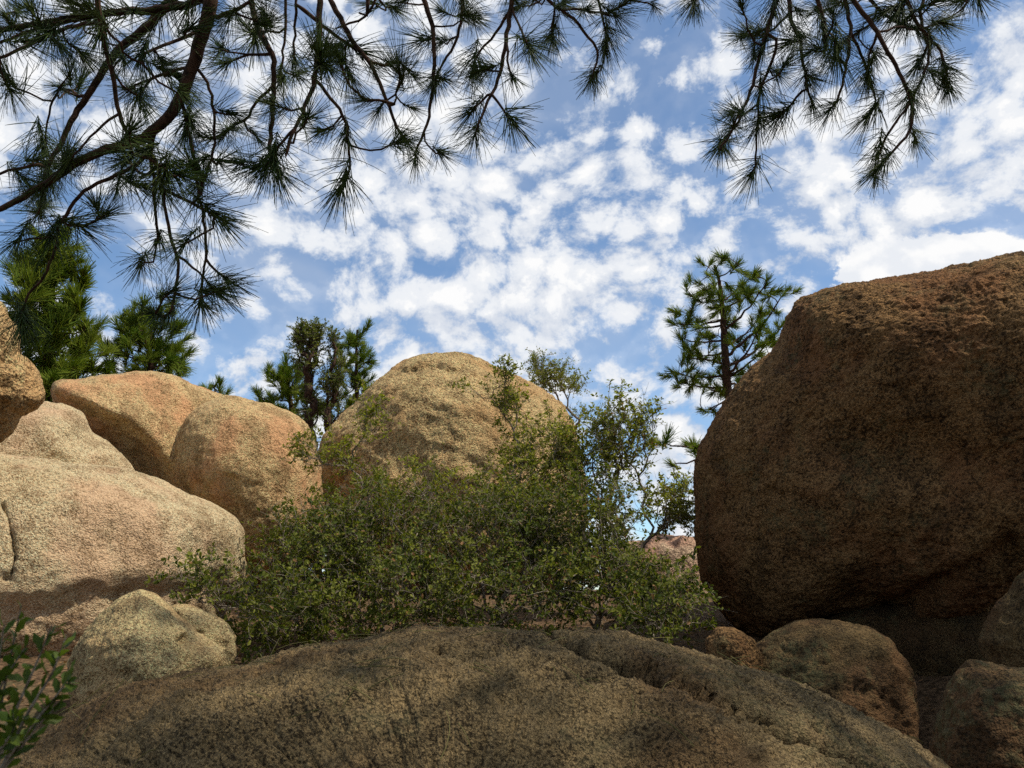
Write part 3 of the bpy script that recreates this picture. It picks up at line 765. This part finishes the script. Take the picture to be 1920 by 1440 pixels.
# ------------------------------------------------------------------ pines beyond the boulders
def pine(name, label, group, trunk_px, d, limbs, seed, rbase, tufts_per=6, tsize=1.0, spread_px=26):
    """trunk_px: bottom to top; limbs: (start px, end px, depth offset of the tip in m)"""
    r = random.Random(seed); nr = np.random.default_rng(seed)
    tr = [at(x, y, d) for x, y in trunk_px]
    base = tr[0].copy(); base[2] = GZ(base) - 0.1
    P = [base] + tr
    root = empty(name, base); tag(root, label, 'tree', group)
    Pd = []
    for i in range(len(P) - 1):
        for t in np.linspace(0, 1, 8, endpoint=False): Pd.append(P[i] + (P[i + 1] - P[i]) * t + nr.normal(size=3) * 0.008)
    Pd.append(P[-1]); Pd = np.array(Pd)
    tb = Tubes(); tb.add(Pd, np.linspace(rbase, 0.012, len(Pd)), 9)
    link('trunk', tb.mesh('trunk', base), root, M_bark)
    X, Y, _ = project(Pd)
    m = d / F
    for li, (s_, e_, dz) in enumerate(limbs):
        i = int(np.argmin(np.hypot(X - s_[0], Y - s_[1])))
        a = Pd[i]; b = at(e_[0], e_[1], d) + np.array((0, dz, 0))
        L = np.linalg.norm(b - a)
        c = a + (b - a) * 0.55 + np.array((0, 0, -0.14 * L))
        sk = Skeleton()
        n = max(5, int(L / 0.08))
        rad = max(0.008, 0.016 * L + 0.006)
        ids = []; par = -1
        for q in range(n + 1):
            u = q / n
            p = (1 - u) ** 2 * a + 2 * u * (1 - u) * c + u * u * b + (nr.normal(size=3) * 0.008 if 0 < q < n else 0)
            par = sk.node(p, par, rad * (1 - 0.75 * u)); ids.append(par)
        sk.tips.append(ids[-1])
        nt = max(2, int(tufts_per * (0.6 + 0.4 * L) * r.uniform(0.8, 1.2)))
        for k in range(nt):
            u = r.uniform(0.35, 1.0); q = sk.P[ids[int(u * n)]]
            t = q + np.array((r.uniform(-1, 1), r.uniform(-1, 1), r.uniform(-0.35, 0.9))) * spread_px * m * (1.25 - 0.5 * u) * 1.4
            sk.reach(t, alpha=0.1, step=0.06, jit=0.006, bow=0.3)
        lm = link('limb', sk.tubes(0.0045, 0.4, 5)[0].mesh('limb', base), root, M_bark)
        for t in sk.tips:
            ax = unit(sk.direction(t) + np.array((0, 0, 0.55)) + nr.normal(size=3) * 0.2)
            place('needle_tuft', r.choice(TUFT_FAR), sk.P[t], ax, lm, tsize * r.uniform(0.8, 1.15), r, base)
    return root
def cone_limbs(cx, top, bottom, prof, n, seed, d, lift=0.10):
    """limbs round a trunk; prof maps 0..1 (top..bottom) to crown half width in px"""
    r = random.Random(seed); out = []
    for k in range(n):
        u = ((k + 0.5) / n) ** 0.8
        y = top + (bottom - top) * u
        az = k * 2.4 + r.uniform(-0.4, 0.4)
        w = np.interp(u, *zip(*prof)) * r.uniform(0.75, 1.1)
        out.append(((cx, y), (cx + w * math.cos(az), y - lift * w - r.uniform(0, 0.25) * w), w * math.sin(az) * d / F))
    return out
G_PINE = 'pines beyond the boulders'
pine('pine_tree', 'dense tall pine standing behind the jutting boulder and pale slab', G_PINE,
     [(85, 900), (90, 700), (95, 560), (100, 440)], 9.4,
     cone_limbs(90, 440, 860, [(0, 14), (0.25, 66), (0.5, 108), (0.75, 122), (1, 115)], 46, 21, 9.4), 21, 0.13, tufts_per=7.5, tsize=1.35)
pine('pine_tree', 'young pine rising behind the wedge lobe of the two-lobed boulder', G_PINE,
     [(275, 800), (280, 680), (288, 575)], 11.4,
     cone_limbs(283, 580, 730, [(0, 10), (0.4, 55), (0.75, 90), (1, 85)], 20, 22, 11.4, 0.25), 22, 0.08, tufts_per=8, tsize=1.15)
pine('pine_tree', 'tip of a far pine peeping over the two-lobed boulder', G_PINE,
     [(402, 800), (402, 760), (404, 722)], 13.0, [((402, 745), (390, 724), 0.1), ((402, 745), (416, 722), -0.1), ((402, 750), (404, 732), 0.2)], 23, 0.04, tufts_per=3)
pine('pine_tree', 'bushy low pine behind the orange lobe, left of the brown junipers', G_PINE,
     [(548, 850), (545, 760), (538, 675)], 12.0,
     cone_limbs(542, 680, 810, [(0, 8), (0.3, 34), (0.65, 62), (1, 62)], 20, 24, 12.0, 0.2), 24, 0.08, tufts_per=5, spread_px=18)
pine('pine_tree', 'slim green pine between the brown junipers and the domed boulder', G_PINE,
     [(660, 850), (668, 740), (670, 618)], 12.4,
     cone_limbs(668, 618, 830, [(0, 8), (0.2, 28), (0.5, 40), (1, 50)], 22, 25, 12.4, 0.2), 25, 0.08, tufts_per=5, spread_px=18)
pine('pine_tree', 'open-crowned pine growing behind the giant boulder', G_PINE,
     [(1372, 860), (1366, 745), (1360, 680), (1356, 600), (1350, 540), (1340, 497)], 10.3,
     [((1341, 505), (1332, 510), .1), ((1345, 520), (1378, 503), -.1), ((1347, 530), (1330, 535), .2), ((1350, 550), (1305, 568), -.1), ((1352, 560), (1398, 525), .2),
      ((1355, 580), (1400, 560), -.3), ((1356, 600), (1262, 600), .1), ((1356, 612), (1290, 590), .4), ((1357, 625), (1434, 532), -.1), ((1357, 630), (1330, 580), -.5),
      ((1358, 640), (1268, 640), -.2), ((1358, 650), (1440, 578), .4), ((1359, 660), (1310, 640), .5), ((1360, 668), (1474, 545), .0), ((1360, 680), (1300, 676), -.3),
      ((1362, 690), (1486, 590), .3), ((1363, 700), (1268, 690), .2), ((1364, 705), (1400, 640), -.6), ((1364, 710), (1440, 640), -.2), ((1365, 720), (1450, 690), .4),
      ((1366, 730), (1265, 715), -.1), ((1366, 735), (1320, 700), .4), ((1367, 745), (1310, 775), -.2), ((1370, 760), (1400, 720), -.5)], 26, 0.085, tufts_per=8, tsize=0.86, spread_px=34)
r_ = random.Random(5)
pine('pine_tree', 'low pine with a crooked limb reaching out past the giant boulder', G_PINE,
     [(1400, 870), (1398, 800), (1400, 740)], 8.2,
     [((1399, 815), (1228, 832), -.1), ((1399, 820), (1262, 868), .1), ((1399, 815), (1300, 828), .2), ((1399, 830), (1318, 862), -.1)], 27, 0.06, tufts_per=3, tsize=0.85, spread_px=22)

# brown junipers
shrub('juniper_tree', 'brown half-dead juniper spire with a bushy split top', 'tree', 'brown junipers behind the boulders',
      [(578, 665, 20, 55, 11.2, 0.18, 2.4), (563, 640, 8, 18, 11.2, 0.08, 0.5), (592, 635, 8, 22, 11.2, 0.08, 0.5), (582, 760, 16, 60, 11.2, 0.2, 0.8)], 150, SPRAY_JUN, 41,
      base_px=(590, 11.2), size=1.05, rtip=0.006, updir=1.2, leafname='scale_spray', alpha=0.3, mat=M_bark)
shrub('juniper_tree', 'thinner brown half-dead juniper spire with a bare pointed tip', 'tree', 'brown junipers behind the boulders',
      [(625, 700, 15, 60, 11.2, 0.15, 2.2), (627, 640, 6, 20, 11.2, 0.06, 0.5), (618, 780, 16, 45, 11.2, 0.18, 0.8)], 110, SPRAY_JUN, 42,
      base_px=(615, 11.2), size=1.0, rtip=0.006, updir=1.2, leafname='scale_spray', alpha=0.3, mat=M_bark)
# ------------------------------------------------------------------ the pine that overhangs the camera
def overhanging_pine():
    r = random.Random(77); nr = np.random.default_rng(77)
    base = np.array((-1.3, -3.0, GZ((-1.3, -3.0)) - 0.1))
    root = empty('pine_tree', base)
    tag(root, 'overhanging pine whose needled boughs droop over the boulders from above', 'tree')
    # trunk behind the camera and the big limbs out of view
    tz = np.linspace(0, 11, 40)
    tp = np.stack((base[0] + 0.05 * np.sin(tz * 0.8), base[1] + 0.06 * np.cos(tz * 0.6), base[2] + tz), 1)
    tb = Tubes(); tb.add(tp, np.interp(tz, (0, 0.4, 11), (0.30, 0.24, 0.05)), 14)
    link('trunk', tb.mesh('trunk', base), root, M_bark)
    hubs = [at(380, -230, 2.5), at(830, -260, 2.8), at(1590, -250, 3.0)]
    sk = Skeleton()
    limb_ids = []
    for k, h in enumerate(hubs):
        a = tp[15 + 3 * k]; c = (a + h) / 2 + np.array((0, 0, 0.9))
        pts = [(1 - u) ** 2 * a + 2 * u * (1 - u) * c + u * u * h + nr.normal(size=3) * 0.012 for u in np.linspace(0, 1, 34)]
        limb_ids.append(sk.chain(pts, -1, np.linspace(0.075, 0.032, 34), grp=-1 - k))
    # traced boughs: (hub or None, depth at root, depth at tip, thickness px at root, at tip, points)
    B = []
    def b(hub, d0, d1, w0, w1, *pts): B.append((hub, d0, d1, w0, w1, list(zip(pts[::2], pts[1::2]))))
    b(0, 2.5, 2.5, 27, 9, 395, 0, 390, 30, 375, 80, 360, 130, 345, 170, 325, 210, 300, 235, 270, 262, 230, 272, 190, 282, 150, 302, 100, 336, 50, 366, 0, 390, -60, 420)
    b(0, 2.6, 2.4, 17, 9, 405, -10, 340, 12, 270, 20, 200, 25, 150, 31, 100, 40, 50, 48, 0, 56, -60, 70)
    b(0, 2.7, 2.6, 19, 7, 330, -12, 280, 48, 233, 83, 197, 123, 180, 157, 157, 190, 133, 230, 110, 277, 90, 307, 85, 333, 82, 360)
    b(0, 2.3, 2.4, 11, 7, 180, -10, 190, 50, 200, 100, 210, 130, 215, 170, 222, 210, 235, 245, 257, 276)
    b(1, 2.7, 2.6, 12, 7, 470, -5, 480, 45, 500, 80, 515, 110, 512, 170, 510, 220, 505, 270, 508, 305, 522, 325)
    b(1, 2.5, 2.4, 12, 6, 600, -8, 598, 60, 594, 120, 590, 150, 575, 195, 560, 230, 545, 260, 535, 293)
    b(1, 2.9, 2.9, 6, 4, 535, -8, 536, 40, 532, 90, 525, 140)
    b(1, 2.8, 2.8, 6, 4, 556, -8, 553, 60, 550, 110)
    b(1, 2.8, 2.7, 11, 5, 617, -5, 643, 43, 663, 80, 675, 97, 693, 117, 703, 137, 717, 167, 730, 200, 743, 233, 760, 263)
    b(1, 2.9, 2.8, 10, 4, 793, -5, 807, 30, 812, 67, 815, 100, 813, 160, 808, 200, 800, 233, 790, 260, 780, 284, 778, 300)
    b(1, 3.0, 3.0, 7, 4, 867, -5, 865, 43, 857, 73, 840, 103, 823, 127, 817, 147)
    b(1, 2.8, 2.7, 10, 4, 962, -8, 957, 17, 950, 60, 945, 100, 937, 140, 927, 167, 910, 200, 897, 233, 890, 257)
    b(1, 3.0, 3.0, 7, 4, 1020, -8, 1043, 13, 1070, 27, 1093, 57, 1123, 93, 1117, 127, 1110, 147)
    b(1, 3.1, 3.1, 5, 3, 1120, -8, 1130, 33, 1137, 72)
    b(1, 2.9, 2.9, 5, 4, 705, -8, 693, 27, 670, 40, 627, 53)
    b(1, 2.9, 2.9, 8, 6, 690, -8, 691, 20, 688, 30, 672, 25)
    b(2, 3.0, 2.9, 9, 4, 1459, -8, 1440, 56, 1425, 101, 1414, 150, 1399, 195, 1388, 218, 1373, 244, 1352, 276)
    b(2, 3.1, 3.0, 9, 4, 1478, -8, 1485, 49, 1500, 75, 1508, 128, 1515, 169, 1522, 195)
    b(2, 3.0, 2.9, 8, 4, 1583, -8, 1594, 45, 1594, 83, 1583, 150, 1571, 188, 1553, 210)
    b(2, 2.9, 2.8, 10, 4, 1594, -8, 1620, 30, 1646, 64, 1669, 105, 1691, 146, 1708, 184, 1712, 218, 1706, 248, 1684, 274, 1658, 304, 1645, 322)
    b(2, 3.0, 2.9, 8, 4, 1699, -8, 1718, 45, 1740, 71, 1763, 90, 1774, 128, 1778, 165)
    b(2, 3.1, 3.0, 7, 4, 1733, -8, 1725, 30, 1729, 60, 1744, 90, 1740, 120, 1725, 158, 1712, 184)
    b(2, 3.1, 3.1, 7, 4, 1624, -8, 1650, 22, 1688, 45, 1721, 56, 1766, 43)
    b(2, 2.9, 2.9, 9, 6, 1530, -8, 1545, 38, 1549, 94)
    b(2, 3.2, 3.2, 6, 4, 1310, -20, 1302, 5)
    b(2, 3.2, 3.2, 6, 4, 1800, -30, 1835, -4)
    # side boughs that leave another bough
    b(None, 0, 0.0, 9, 5, 395, 35, 430, 25, 465, 5, 490, -10)
    b(None, 0, -.1, 9, 5, 170, 30, 110, 42, 60, 56, 25, 68, -20, 90)
    b(None, 0, .1, 9, 5, 200, 40, 130, 52, 80, 70, 40, 92, 0, 108, -40, 125)
    b(None, 0, .1, 8, 4, 288, 262, 260, 310, 215, 330, 180, 345, 155, 360, 130, 395, 110, 420, 105, 450, 100, 480, 90, 507, 67, 537, 47, 563, 42, 590, 43, 618)
    b(None, 0, .1, 7, 4, 340, 190, 355, 250, 365, 300, 368, 345, 375, 375, 385, 430, 387, 480, 380, 520, 375, 570)
    b(None, 0, .2, 7, 5, 290, 245, 283, 277, 287, 333, 290, 383, 297, 450)
    b(None, 0, -.1, 7, 4, 287, 285, 305, 350, 310, 400, 323, 460, 333, 480, 332, 530, 328, 563, 317, 592)
    b(None, 0, -.1, 5, 3, 307, 355, 345, 375, 375, 390, 405, 404)
    b(None, 0, 0, 5, 3, 387, 485, 400, 505, 428, 528)
    b(None, 0, .1, 5, 3, 335, 478, 360, 500, 385, 525, 405, 545)
    b(None, 0, .1, 6, 3, 512, 105, 480, 100, 450, 105, 425, 118)
    b(None, 0, -.2, 8, 4, 385, 50, 350, 70, 320, 80, 290, 92, 262, 104)
    b(None, 0, .2, 6, 4, 360, 122, 300, 140, 270, 155, 240, 165)
    b(None, 0, .1, 6, 4, 362, 120, 395, 160, 400, 200, 403, 240, 400, 280, 390, 320, 370, 350)
    b(None, 0, .1, 6, 3, 512, 160, 480, 190, 465, 225, 440, 235, 420, 250)
    b(None, 0, .1, 5, 3, 215, 217, 187, 240, 160, 267, 133, 297, 120, 313)
    b(None, 0, .1, 5, 3, 160, 185, 113, 160, 93, 200, 88, 240, 83, 285)
    b(None, 0, 0, 7, 4, 90, 312, 60, 310, 30, 316, 0, 326, -40, 340)
    b(None, 0, 0, 5, 3, 552, 240, 530, 265, 515, 290, 508, 303)
    b(None, 0, 0, 8, 6, 560, 10, 580, 27, 607, 50, 633, 70, 657, 83, 672, 97)
    b(None, 0, .1, 7, 3, 593, 150, 617, 180, 637, 203, 650, 230, 652, 267, 657, 313, 650, 337, 640, 352)
    b(None, 0, .1, 6, 3, 955, 25, 943, 43, 913, 83, 893, 103, 888, 123)
    b(None, 0, .1, 5, 3, 925, 170, 900, 193, 883, 212)
    b(None, 0, -.1, 5, 3, 926, 175, 940, 200, 962, 230)
    b(None, 0, -.1, 5, 3, 948, 80, 952, 115, 960, 148)
    b(None, 0, .1, 4, 3, 1040, 15, 1036, 40, 1034, 65)
    b(None, 0, -.1, 4, 3, 960, 10, 973, 50, 990, 85)
    b(None, 0, 0, 4, 3, 1060, 18, 1100, 20, 1155, 30)
    b(None, 0, .1, 6, 3, 1459, 60, 1455, 98, 1440, 131, 1425, 169, 1421, 225, 1418, 270, 1414, 323)
    b(None, 0, 0, 5, 3, 1512, 160, 1478, 203, 1450, 226)
    b(None, 0, .1, 6, 3, 1594, 60, 1613, 98, 1624, 128, 1639, 169, 1643, 199, 1631, 214)
    b(None, 0, 0, 5, 3, 1707, 195, 1680, 229, 1661, 255, 1650, 284)
    b(None, 0, .1, 5, 3, 1648, 66, 1631, 94, 1628, 124, 1628, 148)
    b(None, 0, .1, 5, 3, 1480, 20, 1463, 45, 1429, 68, 1399, 66)
    b(None, 0, .1, 4, 3, 1648, 64, 1676, 49, 1721, 56)
    PX = {}
    ends = []
    for gi, (hub, d0, d1, w0, w1, pts) in enumerate(B):
        pts = np.array(pts, float)
        # resample to about 14 px and give the wood its kinks
        seg = np.hypot(*np.diff(pts, axis=0).T); cum = np.concatenate(([0], np.cumsum(seg)))
        n = max(3, int(cum[-1] / 14)); u = np.linspace(0, cum[-1], n + 1)
        x, y = np.interp(u, cum, pts[:, 0]), np.interp(u, cum, pts[:, 1])
        k = np.array((0.25, 0.5, 0.25))
        if n > 3: x[1:-1] = np.convolve(x, k, 'valid'); y[1:-1] = np.convolve(y, k, 'valid')
        x += np.concatenate(([0], nr.normal(size=n))) * 1.1; y += np.concatenate(([0], nr.normal(size=n))) * 1.1
        if hub is not None:
            grp = gi; par = limb_ids[hub][-1 - (gi % 5)]
            dd = np.interp(u / cum[-1], (0, 1), (d0, d1))
            hp = sk.P[par]; fp = at(x[0], y[0], dd[0]); mid = (hp + fp) / 2 + np.array((0, 0, 0.10))
            pre = [(1 - t) ** 2 * hp + 2 * t * (1 - t) * mid + t * t * fp for t in (0.2, 0.4, 0.6, 0.8)]
            par = sk.chain(pre, par, [w0 * 1.1 / 2 * d0 / F] * 4, grp)[-1]
        else:
            vis = [i for i in PX]
            XY = np.array([PX[i][:2] for i in vis])
            j = vis[int(np.argmin(np.hypot(XY[:, 0] - x[0], XY[:, 1] - y[0])))]
            par = j; grp = sk.grp[j]; dj = PX[j][2]
            dd = np.interp(u / cum[-1], (0, 1), (dj, dj + d1))
            x, y, dd = x[1:], y[1:], dd[1:]
        rad = np.interp(np.linspace(0, 1, len(x)), (0, 1), (w0, w1)) / 2 * dd / F
        ids = sk.chain([at(a, c, e) for a, c, e in zip(x, y, dd)], par, rad, grp)
        for i, a, c, e in zip(ids, x, y, dd): PX[i] = (a, c, e)
        ends.append(ids[-1])
    dead = {5, 14, 15, 23}                                   # stubs without needles
    tips = [e for k, e in enumerate(ends) if k not in dead]
    sk.tips += tips
    T = [(20, 170), (8, 140), (150, 150), (110, 165), (75, 300), (155, 425), (70, 400), (95, 445), (30, 455), (290, 455), (340, 462), (265, 495), (245, 330), (235, 300), (255, 320), (220, 352), (320, 310), (310, 320), (435, 240),
         (480, 255), (445, 305), (415, 300), (600, 245), (510, 205), (560, 140), (530, 150), (600, 100), (615, 130), (622, 90), (410, 90), (430, 125), (460, 50), (500, 30), (260, 180), (270, 195), (350, 185), (355, 225),
         (360, 50), (90, 65), (110, 85), (65, 78), (130, 140), (10, 30), (35, 20), (130, 5), (160, 10), (430, 30), (420, 412), (290, 588), (385, 572), (430, 528), (410, 545), (325, 545), (43, 612), (200, 400), (60, 360), (180, 385),
         (250, 290), (270, 350), (300, 355), (340, 330), (380, 300), (210, 130), (150, 100), (230, 110), (300, 110), (330, 140), (60, 20), (250, 20),
         (700, 130), (735, 118), (770, 138), (748, 128), (790, 75), (828, 78), (890, 35), (875, 30), (960, 0), (1000, 0), (975, 12), (832, 147), (890, 142), (905, 130), (962, 152), (995, 95), (1036, 76), (880, 216), (966, 236), (890, 262),
         (780, 302), (830, 290), (745, 266), (710, 207), (685, 188), (815, 167), (770, 202), (655, 257), (640, 356), (740, 15), (700, 5), (750, 5), (830, 22), (640, 120), (655, 140), (870, 0), (1060, 5), (1100, 18), (1157, 30), (1115, 142), (1140, 88), (1180, 0),
         (1225, 12), (1300, 18), (1390, 12), (1390, 70), (1420, 60), (1480, 77), (1500, 65), (1415, 105), (1460, 140), (1500, 155), (1525, 147), (1369, 212), (1355, 272), (1376, 237), (1420, 246), (1470, 210), (1412, 330), (1550, 207), (1630, 216),
         (1625, 142), (1610, 60), (1580, 80), (1720, 122), (1775, 162), (1772, 132), (1700, 192), (1716, 260), (1650, 290), (1662, 306), (1640, 332), (1760, 42), (1725, 62), (1540, 18), (1562, 25), (1590, 8), (1660, 20), (1760, 0), (1800, 0), (1838, 2),
         (1500, 20), (1450, 30), (1570, 112), (1640, 100), (1440, 95), (1475, 120), (1540, 60), (1520, 95), (1690, 20), (1745, 80)]
    rr = random.Random(3)
    for k in range(24):                                     # the thick of the boughs
        i = rr.choice([i for i in PX if -20 < PX[i][0] < 660 and PX[i][1] < 330])
        T.append((PX[i][0] + rr.uniform(-60, 60), PX[i][1] + rr.uniform(-20, 70)))
    for k in range(8):
        i = rr.choice([i for i in PX if PX[i][0] > 1380 and PX[i][1] < 190])
        T.append((PX[i][0] + rr.uniform(-40, 40), PX[i][1] + rr.uniform(-20, 40)))
    allow = np.zeros(12000, bool)
    for i in PX: allow[i] = True
    for tx, ty in T:
        vis = np.array(list(PX)); XY = np.array([PX[i][:2] for i in vis])
        dd = np.hypot(XY[:, 0] - tx, XY[:, 1] - ty) + 12 * (XY[:, 1] > ty)
        j = vis[int(np.argmin(dd))]
        if dd.min() < 9: sk.tips.append(int(j)); continue
        n0 = sk.n
        e = sk.reach(at(tx, ty, PX[j][2] + rr.uniform(-.22, .22)), alpha=0.02, step=0.03, jit=0.004, bow=0.3, allow=allow)
        allow[n0:sk.n] = True
    tubes = sk.tubes(0.0030, 0.30, 7)
    parts = {}
    for gk, tb in tubes.items():
        parts[gk] = link('limb' if gk < 0 else 'bough', tb.mesh('bough', base), root, M_bark)
    done = set()
    for t in sk.tips:
        if t in done: continue
        done.add(t)
        ax = unit(sk.direction(t) * 1.0 + np.array((0, 0, -0.25)) + nr.normal(size=3) * 0.22)
        place('needle_tuft', rr.choice(TUFT_NEAR), sk.P[t], ax, parts[sk.grp[t]], rr.uniform(0.56, 0.95), rr, base)
    # the rest of the crown, unseen: widened and thickened to deepen the shade
    V, Tn = [], []; n = 0; guard = 0
    L0 = []
    while n < CROWN_N and guard < CROWN_N * 30:
        guard += 1
        v = nr.normal(size=3); v = unit(v) * nr.uniform(0.05, 1) ** (1 / 2.4)
        p = np.array(CROWN_C) + v * np.array(CROWN_R)
        q = p - CAM; dep = q @ FWD
        if dep > 0.05 and 720 - (q @ UP) / dep * F > -330 and abs((q @ RIGHT) / dep * F) < 1500: continue
        if p[2] < (3.4 if p[1] > -0.8 else 2.3): continue
        q = p - SUN * ((p[2] - 1.9) / SUN[2])              # where its shadow lands: crown cut open so chosen rocks stay sunlit
        if (q[0] < -1.2 and q[1] > 2.6) or (q[0] < 1.2 and q[1] > 4.7) or q[1] > 4.9: continue
        if perlin(np.array([p * 0.9 + 7.7]))[0] < -0.30: continue
        n += 1; L0.append(p)
    L0 = np.array(L0); K = 36
    P = np.repeat(L0, K, axis=0)
    D = nr.normal(size=(len(P), 3)); D[:, 2] += 0.3; D /= np.linalg.norm(D, axis=1)[:, None]
    W = np.cross(D, nr.normal(size=(len(P), 3))); W /= np.linalg.norm(W, axis=1)[:, None]
    ln = nr.uniform(0.11, 0.16, (len(P), 1))
    V = np.stack((P - W * 0.0034, P + W * 0.0034, P + D * ln), 1).reshape(-1, 3)
    me = np_mesh('crown', V - base, np.arange(len(V)).reshape(-1, 3), False)
    cr = link('crown', me, root, M_needle); cr['kind'] = 'stuff'
    # wood of that crown
    sk2 = Skeleton(); sk2.chain(tp[10:], -1)
    for p in L0[rr.sample(range(len(L0)), 260)]: sk2.reach(p, alpha=0.25, step=0.3, jit=0.03)
    link('limb', sk2.tubes(0.004, 0.5, 5)[0].mesh('limb', base), root, M_bark)
CROWN_N, CROWN_C, CROWN_R = 11000, (3.0, -0.9, 6.4), (7.2, 6.4, 4.6)
overhanging_pine()

# ------------------------------------------------------------------ leafy plant close to the lens
def near_plant():
    nr = np.random.default_rng(5); r = random.Random(5)
    d = 0.60
    base = at(-40, 1560, d); base[2] -= 0.25
    root = empty('leafy_plant', base); tag(root, 'bright green broad-leaved plant sprouting before the small yellowish boulder', 'plant')
    leafs = []
    for k in range(4):
        V, T = [], []
        leaf_faces(np.zeros(3), np.array((0, 0, 1.0)), np.array((1.0, 0, 0)), np.array((0, 1.0, 0)), 0.0128, 0.0058, V, T, 0.25, 0.1 + 0.1 * k)
        V = np.array(V); V[:, 0] *= 0.85 + 0.1 * k
        me = np_mesh('leaf', V, np.array(T), True); me.materials.append(M_near); leafs.append(me)
    stems = [[(-30, 1500), (0, 1330), (22, 1220), (40, 1135)], [(-20, 1480), (30, 1330), (70, 1240), (98, 1170)], [(-10, 1470), (50, 1340), (100, 1260), (125, 1190)], [(-20, 1470), (60, 1360), (110, 1300), (135, 1262)],
             [(-40, 1480), (-10, 1300), (0, 1220), (8, 1170)], [(-40, 1500), (40, 1400), (80, 1350), (112, 1320)], [(-60, 1500), (-30, 1350), (10, 1270), (50, 1210)], [(-60, 1500), (-10, 1420), (20, 1380), (40, 1330)]]
    tb = Tubes()
    for k, st in enumerate(stems):
        dd = d + nr.uniform(-0.05, 0.07)
        st = np.array(st, float); u = np.linspace(0, 3, 16)
        P = np.array([at(np.interp(t, range(4), st[:, 0]), np.interp(t, range(4), st[:, 1]), dd) for t in u])
        P[1:-1] = (P[:-2] + P[1:-1] * 2 + P[2:]) / 4
        P = np.concatenate(([base], P))
        tb.add(P, np.linspace(0.0016, 0.0004, len(P)), 5)
        for q in range(24):
            t = 3 + q * 13 // 24 + (q % 2) * 0.5; i = min(int(t), len(P) - 2); p = P[i] + (P[i + 1] - P[i]) * (t - i)
            tan = unit(P[i + 1] - P[i]); ax = unit(tan * 0.6 + unit(nr.normal(size=3)) * 0.9 + np.array((0, 0, 0.2)))
            place('leaf', r.choice(leafs), p, ax, root, r.uniform(0.7, 1.2), r, base)
    link('stem', tb.mesh('stem', base), root, M_twig)
near_plant()

# ------------------------------------------------------------------ small growth and litter on the ground
def surface_z(x, y, top=6.0):
    hit = scene.ray_cast(DG, Vector((x, y, top)), Vector((0, 0, -1)))
    return hit
def grass(name, label, px, py, d, n, h, seed):
    nr = np.random.default_rng(seed); p0 = at(px, py, d); base = np.array((p0[0], p0[1], GZ(p0)))
    V, T = [], []
    for k in range(n):
        c = np.array((nr.normal() * 0.07, nr.normal() * 0.07, -0.02)); L = h * nr.uniform(0.5, 1.1)
        lean = np.array((nr.normal() * 0.5, nr.normal() * 0.5, 1.0)); sd = unit((nr.normal(), nr.normal(), 0)) * 0.0022
        i = len(V)
        for t, w in ((0, 1), (0.5, 0.8), (1, 0.1)):
            q = c + lean * L * t - np.array((0, 0, 0.35 * L * t * t)) + np.array((lean[0], lean[1], 0)) * L * t * t * 0.6
            V += [q - sd * w, q + sd * w]
        T += [[i, i + 1, i + 3, i + 2], [i + 2, i + 3, i + 5, i + 4]]
    o = link(name, np_mesh(name, np.array(V), np.array(T)), None, M_grass); o.location = base
    tag(o, label, 'grass', None, 'stuff')
grass('dry_grass', 'yellowish grass tuft growing by the knob of rock', 1385, 1200, 4.35, 160, 0.24, 1)
grass('dry_grass', 'thin dry grass behind the crest of the front slab', 1290, 1215, 4.3, 120, 0.16, 2)
def litter():
    nr = np.random.default_rng(21); V, T = [], []
    n = 4200
    X = nr.uniform(-3.0, 2.6, n); Y = nr.uniform(2.3, 6.4, n); Z = ground_z(X, Y)
    for x, y, z in zip(X, Y, Z):
        al = unit((nr.normal(), nr.normal(), nr.normal() * 0.25)); nm = unit(np.array((0, 0, 1)) + nr.normal(size=3) * 0.3)
        sd = unit(np.cross(al, nm)); l = nr.uniform(0.015, 0.035)
        leaf_faces(np.array((x, y, z + 0.012 + nr.uniform(0, 0.02))), al, sd, nm, l, l * 0.6, V, T, 0.5, -0.2)
    o = link('leaf_litter', np_mesh('leaf_litter', np.array(V), np.array(T), False), None, M_litter)
    tag(o, 'brown dead oak leaves strewn under the scrub', 'leaf litter', None, 'stuff')
litter()
def fallen_needles():
    nr = np.random.default_rng(31); V, N = KEEP['V'], KEEP['N']
    X, Y, D = project(V)
    ok = np.where((N[:, 2] > 0.35) & (X > 0) & (X < 1750) & (Y < 1440) & (D > 0.7))[0]
    tb = Tubes()
    for i in nr.choice(ok, 170, replace=False):
        n = N[i]; t = unit(np.cross(n, nr.normal(size=3))); b2 = np.cross(n, t); L = nr.uniform(0.04, 0.10); w = nr.uniform(-0.3, 0.3)
        P = [V[i] + n * (0.006 + 0.004 * math.sin(u * 3)) + t * L * (u - 0.5) + b2 * w * L * (u - 0.5) ** 2 * 2 for u in np.linspace(0, 1, 5)]
        tb.add(P, [0.0009] * 5, 3)
    o = link('fallen_needles', tb.mesh('fallen_needles'), None, M_grass)
    tag(o, 'dry straw-coloured pine needles scattered on the front slab', 'pine needles', None, 'stuff')
fallen_needles()
